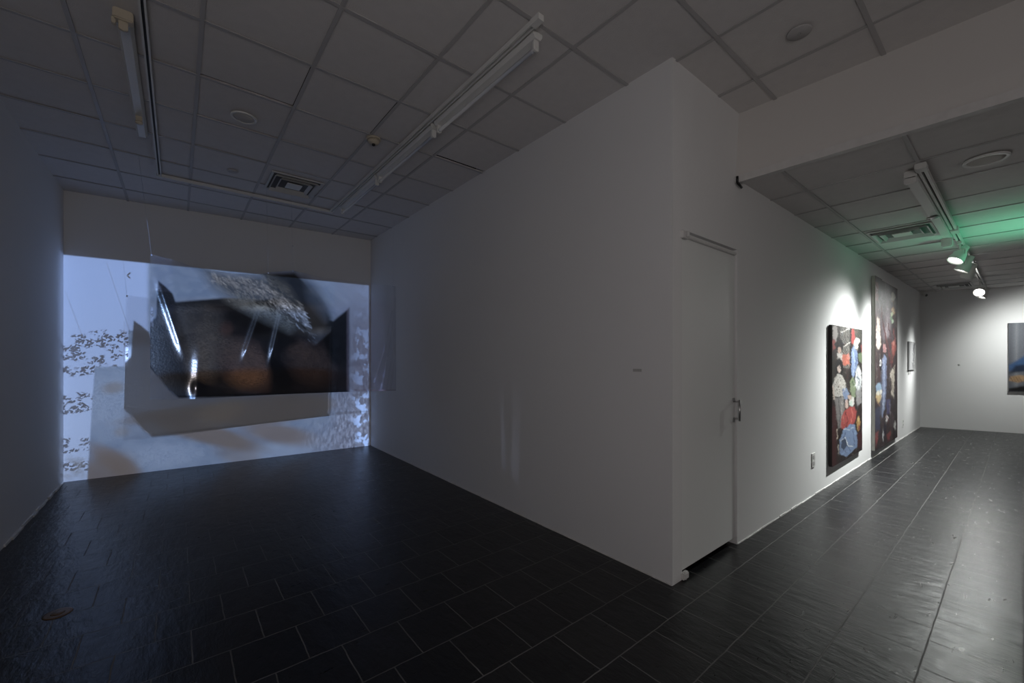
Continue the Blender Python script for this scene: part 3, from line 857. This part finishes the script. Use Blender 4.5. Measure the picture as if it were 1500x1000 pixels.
WF = Vector((FR[0] - FL[0], FR[1] - FL[1], 0)).normalized(); NF = Vector((WF.y, -WF.x, 0))
if NF.x > 0: NF = -NF
P0 = Vector((FL[0], FL[1], 0))


def on_far(px, py, off):
    d = ray(px, py); o_ = Vector((0, 0, H)); t_ = ((P0 + NF * off - o_).dot(NF)) / d.dot(NF)
    return o_ + d * t_


c0 = on_far(1477.5, 473, .05); c1 = on_far(1477.5, 573, .05)
W_, Z1, Z0 = 1.50, c0.z, c1.z
ph = thing('photograph', 'mounted photograph of a blue sleeved arm and hand before grey curtains on the end wall', 'photograph', (0, 0, 0))
nu, nv = 90, 70
base = Vector((c0.x, c0.y, 0))
pos = [[tuple(base + WF * (W_ * i / (nu - 1)) + Vector((0, 0, Z1 + (Z0 - Z1) * j / (nv - 1)))) for i in range(nu)] for j in range(nv)]
cols = [[cf.at(100 * i / (nu - 1), 100 * j / (nv - 1)) for i in range(nu)] for j in range(nv)]
painted_grid('print', pos, cols, nu, nv, pm, ph)
m = MB()
b0 = base - NF * .0015; b1_ = base - NF * .049
m.prism([(b0.x, b0.y), ((b0 + WF * W_).x, (b0 + WF * W_).y), ((b1_ + WF * W_).x, (b1_ + WF * W_).y), (b1_.x, b1_.y)], Z0, Z1)
m.build('mount_panel', M['frame_grey'], ph)

# ------------------------------------------------------------------ the hanging printed film
YF = 5.40
FILM_GLOSS = .26
PA = .955
PROJ = Vector((.87, -1.3, 3.17))
top = [(220, 372), (250, 379), (284, 391), (312, 396), (340, 400), (376, 402), (393, 399), (412, 397), (428, 396), (440, 398), (472, 406), (520, 412), (580, 419)]
bot = [(220, 585), (258, 585), (290, 584), (340, 581), (420, 577), (500, 574), (580, 572)]


def interp(tab, x):
    if x <= tab[0][0]: return tab[0][1]
    for (a, b_), (c_, d_) in zip(tab, tab[1:]):
        if x <= c_: return b_ + (d_ - b_) * (x - a) / (c_ - a)
    return tab[-1][1]


def interp_top(x): return interp(top, x)


fc = Canvas(205, 360, 590, 595, 385, 235, (120, 125, 135), .05)
# printed picture on the sheet; the lower left corner and the top strip stay nearly clear
fc.poly([(222, 374), (300, 388), (392, 399), (430, 398), (470, 408), (512, 450), (512, 577), (218, 586)], (92, 98, 116), 6, alpha=.16)
DARK = [(219, 472), (256, 442), (330, 436), (400, 440), (488, 470), (512, 450), (512, 577), (262, 583), (248, 572), (234, 554), (219, 538)]
fc.poly(DARK, (24, 20, 20), 3, alpha=PA)
fc.poly([(256, 442), (300, 446), (322, 456), (338, 500), (326, 545), (290, 556), (266, 520), (254, 480)], (52, 46, 41), 12)
fc.ell(300, 520, 20, 40, (88, 76, 64), .15, soft=1.2, a=.8)
fc.poly([(230, 432), (232, 411), (243, 420), (253, 430), (257, 442), (254, 456), (240, 476), (228, 474)], (44, 40, 40), 2, alpha=PA)
fc.ell(362, 535, 40, 30, (80, 62, 53), .6, soft=.8); fc.ell(345, 515, 26, 16, (76, 62, 52), .5, soft=1.2, a=.6)
fc.poly([(384, 505), (400, 512), (424, 545), (430, 577), (398, 578), (396, 545)], (12, 10, 10), 10)
fc.ell(456, 532, 34, 26, (56, 44, 38), .6, soft=.8); fc.ell(440, 515, 22, 12, (64, 49, 40), .6, soft=1.2, a=.7)
fc.poly([(330, 440), (372, 455), (420, 482), (436, 500), (410, 516), (372, 490), (334, 466)], (13, 11, 11), 10)
fc.poly([(224, 490), (246, 504), (268, 545), (300, 562), (330, 570), (330, 580), (262, 582), (236, 556), (220, 530)], (11, 10, 13), 6)
fc.poly([(452, 440), (500, 462), (512, 452), (512, 540), (486, 530)], (11, 10, 10), 8)
fc.ell(331, 482, 9, 10, (66, 46, 38), .4, soft=1.0, a=.8)
# dark ground of the fur along the top
fc.poly([(384, 400), (432, 398), (446, 410), (470, 440), (486, 466), (470, 490), (430, 490), (404, 440)], (20, 17, 16), 8, alpha=.92)
fc.poly([(444, 402), (466, 420), (486, 452), (476, 470), (452, 440)], (34, 30, 30), 14, a=.8, alpha=.75)
FUR = [(290, 389), (340, 399), (388, 401), (420, 424), (442, 470), (424, 482), (380, 462), (336, 438), (312, 420)]
fc.poly(FUR, (112, 112, 106), 22, a=.9, alpha=.86)
fc.ell(352, 424, 34, 16, (134, 136, 132), .5, soft=1.2, a=.6)
for k in range(2600):          # short hairs lying along the band, thinning out at its edges
    tt = rng.random(); w_ = rng.normal(0, 1)
    x = 300 + 150 * tt + w_ * 5; y = 396 + 76 * tt + w_ * 13 - 14 * math.sin(3 * tt)
    if y < interp_top(x) + 2 or x > 462: continue
    l = rng.uniform(3, 9); ang = .75 + rng.normal(0, .3)
    e_ = abs(w_) > 1.1
    v = rng.normal(150, 34) if not e_ else rng.normal(70, 40)
    if rng.random() < .42: v = rng.normal(40, 14)
    v = max(12, min(215, v))
    fc.line([(x, y), (x + l * math.cos(ang), y + l * math.sin(ang))], 1.05, (v, v, v), .72)
fc.c[..., :3] *= (1 - .44 * np.clip((fc.Y - 445) / 20, 0, 1))[..., None]
fc.poly([(514, 440), (580, 440), (580, 572), (514, 576)], (120, 96, 104), 14, alpha=.13)
for x0, y0, x1, y1 in ((579, 470, 566, 572), (580, 438, 558, 570), (577, 500, 572, 572), (575, 455, 548, 560)):
    fc.line([(x0, y0), ((x0 + x1) / 2 + 2, (y0 + y1) / 2), (x1, y1)], 1.6, (210, 205, 215), .8, alpha=.28)  # painted reflections: pale streaks on the clear right part
fc.line([(578, 420), (580, 572)], 2.2, (150, 140, 150), .8, alpha=.22); fc.line([(520, 571), (580, 572)], 2.4, (150, 120, 120), .9, alpha=.5)
fc.line([(222, 372), (300, 388), (340, 400)], 1.6, (170, 160, 160), .7, alpha=.30)

def lean(p):
    """how the sheet hangs: turned a little, its lower part bellying forward"""
    t_ = 2.45 - p.z
    return .165 * (p.x - 1.0) - (.03 * t_ + .058 * t_ * t_ if t_ > 0 else 0) + .07


def crease(px_, py_, x0, y0, x1, y1, w, hgt):
    dx, dy = x1 - x0, y1 - y0; L = math.hypot(dx, dy)
    s = ((px_ - x0) * dx + (py_ - y0) * dy) / (L * L); e = ((px_ - x0) * dy - (py_ - y0) * dx) / L
    fade = max(0, min(1, (s + .15) / .3)) * max(0, min(1, (1.15 - s) / .3))
    return hgt * fade * math.exp(-(e / w) ** 2)


nu, nv = 260, 150
pos, cols = [], []
for j in range(nv):
    rp, rc = [], []
    for i in range(nu):
        px_ = 220 + 360 * i / (nu - 1)
        t_, b_ = interp(top, px_), interp(bot, px_)
        py_ = t_ + (b_ - t_) * j / (nv - 1)
        p = on_y(px_, py_, YF)
        f = j / (nv - 1)
        d_ = lean(p) + .0012 * math.sin(px_ / 27.0) * (1 - f)
        d_ += crease(px_, py_, 234, 415, 268, 515, 6, -.0058) + crease(px_, py_, 428, 396, 397, 530, 6, -.0150) + crease(px_, py_, 388, 440, 358, 525, 6, -.0125)
        d_ += crease(px_, py_, 440, 400, 474, 520, 5, .0040) + crease(px_, py_, 580, 430, 556, 572, 4, -.008) + crease(px_, py_, 578, 460, 570, 572, 3, .006)
        d_ += crease(px_, py_, 293, 514, 288, 600, 9, -.0078) - .0062 * math.exp(-((px_ - 288) / 9.0) ** 2 - ((py_ - 568) / 9.0) ** 2)
        q = on_y(px_, py_, YF + d_)
        rp.append(tuple(q)); rc.append(fc.at(px_, py_))
    pos.append(rp); cols.append(rc)

flm = bpy.data.materials.new('printed_clear_film'); flm.use_nodes = True
nt = flm.node_tree; nt.nodes.clear(); nd = Nodes(nt)
out = nd.new('ShaderNodeOutputMaterial')
at = nd.new('ShaderNodeVertexColor'); at.layer_name = 'paint'
tc = nd.new('ShaderNodeTexCoord'); P = E(nd, tc.outputs['Object'])
colr = E(nd, at.outputs[0]); alp = E(nd, at.outputs[1])
fx, fy, fz = nd.split(P)
gr = nd.noise(nd.vec(fx * 1.0 + fz * .6, fy, fz * 1.6), 42, 5, .7)
colr = nd.mix(nd.step(gr, .3, .7) * .55, colr, nd.mix(.82, colr, (0, 0, 0)))
tr_ = nd.new('ShaderNodeBsdfTransparent'); tr_.inputs[0].default_value = (.96, .96, .97, 1)
df = nd.new('ShaderNodeBsdfDiffuse'); nd.put(df.inputs[0], colr)
gl = nd.new('ShaderNodeBsdfGlossy'); gl.inputs['Roughness'].default_value = .165
bn = nd.new('ShaderNodeBump'); bn.inputs['Strength'].default_value = .035; bn.inputs['Distance'].default_value = .01
nd.put(bn.inputs['Height'], nd.noise(P, 55, 4)); nt.links.new(bn.outputs[0], gl.inputs['Normal'])
m1 = nd.new('ShaderNodeMixShader'); nd.put(m1.inputs[0], alp)
nt.links.new(tr_.outputs[0], m1.inputs[1]); nt.links.new(df.outputs[0], m1.inputs[2])
fr = nd.new('ShaderNodeFresnel'); fr.inputs[0].default_value = 1.45
m2 = nd.new('ShaderNodeMixShader'); nd.put(m2.inputs[0], E(nd, fr.outputs[0]) * FILM_GLOSS)
nt.links.new(m1.outputs[0], m2.inputs[1]); nt.links.new(gl.outputs[0], m2.inputs[2])
nt.links.new(m2.outputs[0], out.inputs[0])
hf = thing('hanging_film', 'large clear plastic film printed with a dark picture, hung from threads before the back wall', 'hanging film')
painted_grid('printed_sheet', pos, cols, nu, nv, flm, hf)
for (px_, py_, sway, ly_) in ((222, 373, -.10, 0), (393, 399, 0, .16), (429, 396, 0, .16), (576, 419, 0, 0)):
    p = on_y(px_, py_, YF); yt_ = YF + lean(p); p = on_y(px_, py_, yt_); m = MB()
    ly_ = max(0, ly_ + YF - yt_)
    zt = zc(p.x, yt_ + ly_) - .001
    m.rod((p.x, yt_, p.z - .01), (p.x + sway, yt_ + ly_, zt), .0007, 6)
    m.lathe([(0, .001), (.004, .006), (.012, .006), (.016, .001)], (p.x, yt_, p.z - .012), (0, 0, 1), 10)
    if px_ == 429: m.lathe([(0, .001), (.008, .004), (.02, .004), (.028, .001)], (p.x, yt_, on_y(429, 362, yt_).z), (0, 0, 1), 10)
    m.build('hanging_thread', M['thread'], hf)

# ------------------------------------------------------------------ projector beam: a real spot light whose colour varies by direction
pl = bpy.data.lights.new('projector_beam', 'SPOT'); pl.energy = 1500.0; pl.spot_size = math.radians(70); pl.spot_blend = 0.0; pl.shadow_soft_size = .002
po = bpy.data.objects.new('projector_beam', pl); COL.objects.link(po)
po.location = PROJ; po.rotation_euler = (math.pi / 2, 0, 0)
pl.use_nodes = True
nt = pl.node_tree; nt.nodes.clear(); nd = Nodes(nt)
out = nd.new('ShaderNodeOutputLight'); em = nd.new('ShaderNodeEmission'); nt.links.new(em.outputs[0], out.inputs[0])
tc = nd.new('ShaderNodeTexCoord')
nx_, ny_, nz_ = nd.split(E(nd, tc.outputs['Normal']))
kx = nx_ / (nz_ * -1.0); kz = ny_ / (nz_ * -1.0)
mw = (B[1] - CBL[1]) / (B[0] - CBL[0]); yw0 = CBL[1] - mw * CBL[0]
U = (kx * (yw0 - PROJ.y) + PROJ.x) / (1.0 - kx * mw)
V = kz * (U * mw + (yw0 - PROJ.y)) + PROJ.z


def wp(px_, py_):
    """wall position (x, z) seen at a measured point"""
    d = ray(px_, py_); t_ = yw0 / (d.y - mw * d.x); return d.x * t_, H + d.z * t_


def edge(a, b_, soft, grow=0.0):
    """0..1 mask of the side to the left of the directed line a->b (wall coordinates)"""
    (x0, y0), (x1, y1) = a, b_
    L = math.hypot(x1 - x0, y1 - y0); n_ = (-(y1 - y0) / L, (x1 - x0) / L)
    sd = U * n_[0] + V * n_[1] + (grow - (x0 * n_[0] + y0 * n_[1]))
    return nd.step(sd, -soft, soft)


def blob(px_, py_, rx, rz, rot=0.0, soft=1.0):
    x, z = wp(px_, py_); c_, s_ = math.cos(rot), math.sin(rot)
    a = (U - x) * c_ + (V - z) * s_; b_ = (V - z) * c_ - (U - x) * s_
    q_ = nd.math('SQRT', (a / rx) * (a / rx) + (b_ / rz) * (b_ / rz))
    return nd.step(q_, 1.0 + soft * .5, 1.0 - soft * .5)


def seg(p, q_, w_):
    """thin line mask"""
    a, b_ = wp(*p), wp(*q_)
    L = math.hypot(b_[0] - a[0], b_[1] - a[1]); d_ = ((b_[0] - a[0]) / L, (b_[1] - a[1]) / L)
    s_ = (U - a[0]) * d_[0] + (V - a[1]) * d_[1]; e_ = nd.math('ABSOLUTE', (V - a[1]) * d_[0] - (U - a[0]) * d_[1])
    return nd.step(e_, w_, w_ * .4) * nd.step(s_, -w_, w_) * nd.step(s_, L + w_, L - w_)


UV = nd.vec(U, V, 0.0)
n_big = nd.noise(UV, 1.6, 4); n_mid = nd.noise(UV, 9, 4); n_fine = nd.noise(UV, 45, 3)
BLUE = (.34, .50, .92)
col = nd.mix(nd.step(V, .2, 2.6), (.40, .56, .95), (.30, .46, .90))
# soft grey brown area in the middle: the film's shadow drawn into the picture
greyb = nd.mix(nd.step(n_mid, .35, .7), (.11, .19, .37), (.16, .25, .44))
sheet = edge(wp(139, 537), wp(128, 703), .012)
body = sheet * nd.step(V, wp(150, 537)[1] + .02, wp(150, 537)[1] - .02)
strip = nd.step(U, wp(187, 560)[0], wp(189, 560)[0]) * nd.step(V, wp(188, 484)[1] + .012, wp(188, 484)[1] - .012)
strip = nd.math('MAXIMUM', strip, nd.step(U, wp(212, 400)[0], wp(222, 400)[0]))
body = nd.math('MAXIMUM', body, strip)
col = nd.mix(body, col, greyb)
pale = nd.math('MAXIMUM', blob(178, 590, .45, .42, 0, 1.2), nd.math('MAXIMUM', blob(235, 668, .42, .17, -.1, 1.0), blob(420, 658, .75, .13, .1, 1.0)))
col = nd.mix(body * pale * (.35 + .5 * nd.step(n_fine, .35, .65)), col, (.25, .36, .60))
col = nd.mix(body * blob(166, 568, .10, .07, .2, 1.2) * .7, col, (.15, .16, .19))
col = nd.mix(body * blob(178, 632, .07, .06, 0, 1.2) * .5, col, (.18, .19, .22))
col = nd.mix(blob(172, 678, .10, .34, .75, .9) * body * .8, col, (.13, .105, .10))
col = nd.mix(blob(150, 695, .30, .24, .5, .9) * body * .85, col, (.11, .09, .085))
col = nd.mix(blob(300, 634, .72, .13, -.42, .8) * body * .9, col, (.105, .092, .096))
col = nd.mix(blob(255, 606, .50, .085, .12, .9) * body * .8, col, (.105, .09, .088))
col = nd.mix(blob(402, 600, .85, .20, .05, .5) * body * .85, col, (.118, .098, .092))
col = nd.mix(blob(412, 636, .50, .14, -.30, 1.0) * body * .8, col, (.12, .10, .10))
col = nd.mix(blob(325, 602, .26, .13, .3, 1.2) * body * .6, col, (.22, .19, .17))
col = nd.mix(blob(352, 668, .30, .13, -.5, 1.0) * body * .5, col, (.12, .10, .095))
def cast(px_, py_):
    """where the beam through a film point meets the back wall"""
    p = on_y(px_, py_, YF); p = on_y(px_, py_, YF + lean(p)) - PROJ
    t_ = (yw0 + mw * PROJ.x - PROJ.y) / (p.y - mw * p.x)
    return PROJ.x + p.x * t_, PROJ.z + p.z * t_


ring = [cast(*q_) for q_ in ((219, 450), (219, 538), (234, 556), (248, 574), (262, 583), (290, 582), (420, 576), (511, 573), (511, 447))]
film_a = None
for a_, b_ in zip(ring, ring[1:]):
    e_ = edge(a_, b_, .010, -.012); film_a = e_ if film_a is None else film_a * e_
film_a = film_a * edge(ring[-1], ring[0], .06)
warm_side = nd.step(U, cast(225, 520)[0], cast(275, 520)[0])
col = nd.mix(film_a * (warm_side * .18 + .10), col, (.185, .165, .155))
col = nd.mix(film_a * blob(430, 602, .55, .22, 0, 1.0) * .6, col, (.105, .092, .09))
col = nd.mix(film_a * blob(258, 612, .42, .075, .10, .9) * .7, col, (.10, .086, .08))
col = nd.mix(film_a * blob(212, 628, .16, .14, 0, 1.0) * .6, col, (.17, .20, .27))
col = nd.mix(film_a * blob(324, 604, .26, .13, .2, 1.2) * .7, col, (.25, .205, .15))
fr_ = [cast(*q_) for q_ in ((300, 448), (512, 452), (480, 410), (300, 392))]
fur_a = None
for a_, b_ in zip(fr_, fr_[1:] + fr_[:1]):
    e_ = edge(a_, b_, .12); fur_a = e_ if fur_a is None else fur_a * e_
col = nd.mix(fur_a * .8, col, (.34, .33, .32))
# blue flaking texture at the right
rt_ = nd.step(U, wp(478, 600)[0], wp(500, 600)[0])
n_str = nd.noise(nd.vec(U * 3.0, V * 1.0, 4.0), 9, 6, .7)
bark = nd.mix(nd.step(n_str, .35, .70), (.07, .09, .17), (.34, .44, .72))
bark = nd.mix(nd.step(nd.noise(nd.vec(U, V * .8, 9.0), 7, 4), .50, .58) * nd.step(U, 2.15, 2.40), bark, (.55, .85, 1.6))
bark = nd.mix(nd.step(V, .70, 1.0) * .6, bark, (.055, .07, .14))
bark = nd.mix(nd.step(V, 1.6, 2.4) * .85, bark, (.13, .19, .35))
col = nd.mix(rt_ * (.72 + .28 * nd.step(U, 2.1, 2.35)), col, bark)
col = nd.mix(nd.step(V, .75, .15) * nd.step(U, 1.3, 2.0) * .7, col, bark)
# leaves, cut out of the blue
def leaves(c_, s_, off, sc_, thr):
    ru, rv = U * c_ + V * s_, V * c_ - U * s_
    n_ = nd.new('ShaderNodeTexVoronoi'); n_.voronoi_dimensions = '2D'
    nd.put(n_.inputs['Vector'], nd.vec(ru + off, rv * 2.4, 0.0)); n_.inputs['Scale'].default_value = sc_
    return nd.step(E(nd, n_.outputs['Distance']), thr, thr * .8)


leafn = nd.math('MAXIMUM', leaves(.80, .60, 0.0, 11.0, .36), nd.math('MAXIMUM', leaves(.9, -.43, 7.3, 13.0, .30), leaves(.35, .94, 3.1, 14.0, .28)))
lm = nd.math('MAXIMUM', blob(137, 516, .48, .22, .30, .8), blob(98, 590, .24, .12, 0, .8))
lm = nd.math('MAXIMUM', lm, nd.math('MAXIMUM', blob(105, 652, .24, .08, 0, .8), blob(104, 688, .30, .08, 0, 1.0)))
clump = nd.step(nd.noise(nd.vec(U, V, 7.0), 8.0, 2), .45, .52)
leaf = leafn * clump * nd.step(lm, .15, .3) * (1.0 - body)
col = nd.mix(leaf * .93, col, (.022, .024, .04))
# grey patches low at the left, hair lines and the small arrow
col = nd.mix(blob(105, 685, .28, .14, 0, 1.0) * (1.0 - body) * nd.step(n_mid, .4, .6) * .6, col, (.20, .24, .32))
for a_, b_ in (((95, 425), (122, 496)), ((156, 384), (190, 485)), ((182, 470), (182, 540))):
    col = nd.mix(seg(a_, b_, .007) * .35, col, (.16, .20, .32))
arrow = nd.math('MAXIMUM', seg((191, 399), (186.5, 403.3), .011), seg((186.5, 403.3), (190.5, 407.5), .011))
col = nd.mix(arrow, col, (.04, .05, .08))
# frame of the projected picture
tl, trr = wp(93, 373), wp(541, 418)
mask = edge(trr, tl, .012) * nd.step(U, -1.15, -1.06) * nd.step(U, 2.53, 2.50) * nd.step(V, -.06, -.02)
PS = 1.65
gain = 1.0 + film_a * 3.6  # extra light put into the beam over the print, weakening its shadow
nd.put(em.inputs[0], col); nd.put(em.inputs[1], mask * gain * PS)

# added lamp imitates stray film reflection on the partition wall: two faint pale streaks
sl = bpy.data.lights.new('added_glint_spot', 'SPOT'); sl.energy = 30.0; sl.spot_size = math.radians(40); sl.spot_blend = 0; sl.shadow_soft_size = .004
so_ = bpy.data.objects.new('added_glint_spot', sl); COL.objects.link(so_)
G0 = Vector((1.25, 5.25, 1.5)); so_.location = G0
ga = Vector((2.51, 3.11, .7)); gd = (ga - G0).normalized()
so_.rotation_euler = gd.to_track_quat('-Z', 'Y').to_euler()
qi = gd.to_track_quat('-Z', 'Y').inverted()
sl.use_nodes = True
nt = sl.node_tree; nt.nodes.clear(); nd = Nodes(nt)
out = nd.new('ShaderNodeOutputLight'); em = nd.new('ShaderNodeEmission'); nt.links.new(em.outputs[0], out.inputs[0])
tc = nd.new('ShaderNodeTexCoord')
nx_, ny_, nz_ = nd.split(E(nd, tc.outputs['Normal']))
U = nx_ / (nz_ * -1.0); V = ny_ / (nz_ * -1.0)


def wp(px_, py_):
    d = ray(px_, py_); t_ = 2.509 / d.x
    l = qi @ (Vector((0, 0, H)) + d * t_ - G0)
    return l.x / -l.z, l.y / -l.z


s1 = seg((733, 550), (738, 685), .010) + seg((757, 560), (754, 702), .016) + seg((733, 550), (757, 565), .008) * .5
wv = nd.noise(nd.vec(U, V, 0.0), 12, 4)
low = nd.step(V, wp(745, 560)[1], wp(745, 690)[1])
nd.put(em.inputs[0], nd.mix(wv, (.35, .45, .9), (.6, .65, .8)))
nd.put(em.inputs[1], s1 * (wv + .1) * (low * .85 + .15))

# ------------------------------------------------------------------ green glow from a work further round the hall, and dim ambient world with added fill lamps
gl_ = bpy.data.lights.new('green_glow', 'SPOT'); gl_.energy = 62; gl_.color = (.20, 1.0, .56); gl_.shadow_soft_size = .12; shape_beam(gl_, 58)
go = bpy.data.objects.new('green_glow', gl_); COL.objects.link(go)
go.location = (7.1, -.5, 1.6); go.rotation_euler = (Vector((6.9, -.05, 2.886)) - Vector((7.1, -.5, 1.6))).to_track_quat('-Z', 'Y').to_euler()

wd = bpy.data.worlds.new('dim_house_light'); sc.world = wd; wd.use_nodes = True
bg = wd.node_tree.nodes['Background']; nd = Nodes(wd.node_tree)
tc = nd.new('ShaderNodeTexCoord'); gx3, gy3, gz3 = nd.split(E(nd, tc.outputs['Generated']))
nd.put(bg.inputs[0], nd.mix(nd.step(gz3, -.4, .6), (.95, .90, .86), (1.0, .95, .95)))
bg.inputs[1].default_value = .105
hl = bpy.data.lights.new('added_back_fill', 'AREA'); hl.shape = 'RECTANGLE'; hl.size = 4.2; hl.size_y = 2.0; hl.energy = 9; hl.color = (1.0, .92, .89)  # added fill lamp behind the camera, no real source there
hw = bpy.data.lights.new('added_left_fill', 'AREA'); hw.shape = 'RECTANGLE'; hw.size = 2.2; hw.size_y = 1.5; hw.energy = 37; hw.color = (1.0, .93, .92)  # added fill lamp out of view at the left, not a window
hwo = bpy.data.objects.new('added_left_fill', hw); COL.objects.link(hwo)
hwo.location = (-.98, -1.0, 1.45); hwo.rotation_euler = Vector((.45, 1, .42)).to_track_quat('-Z', 'Y').to_euler()
ho = bpy.data.objects.new('added_back_fill', hl); COL.objects.link(ho)
ho.location = (1.2, -4.7, 1.4); ho.rotation_euler = Vector((0.05, 1, .18)).to_track_quat('-Z', 'Y').to_euler()
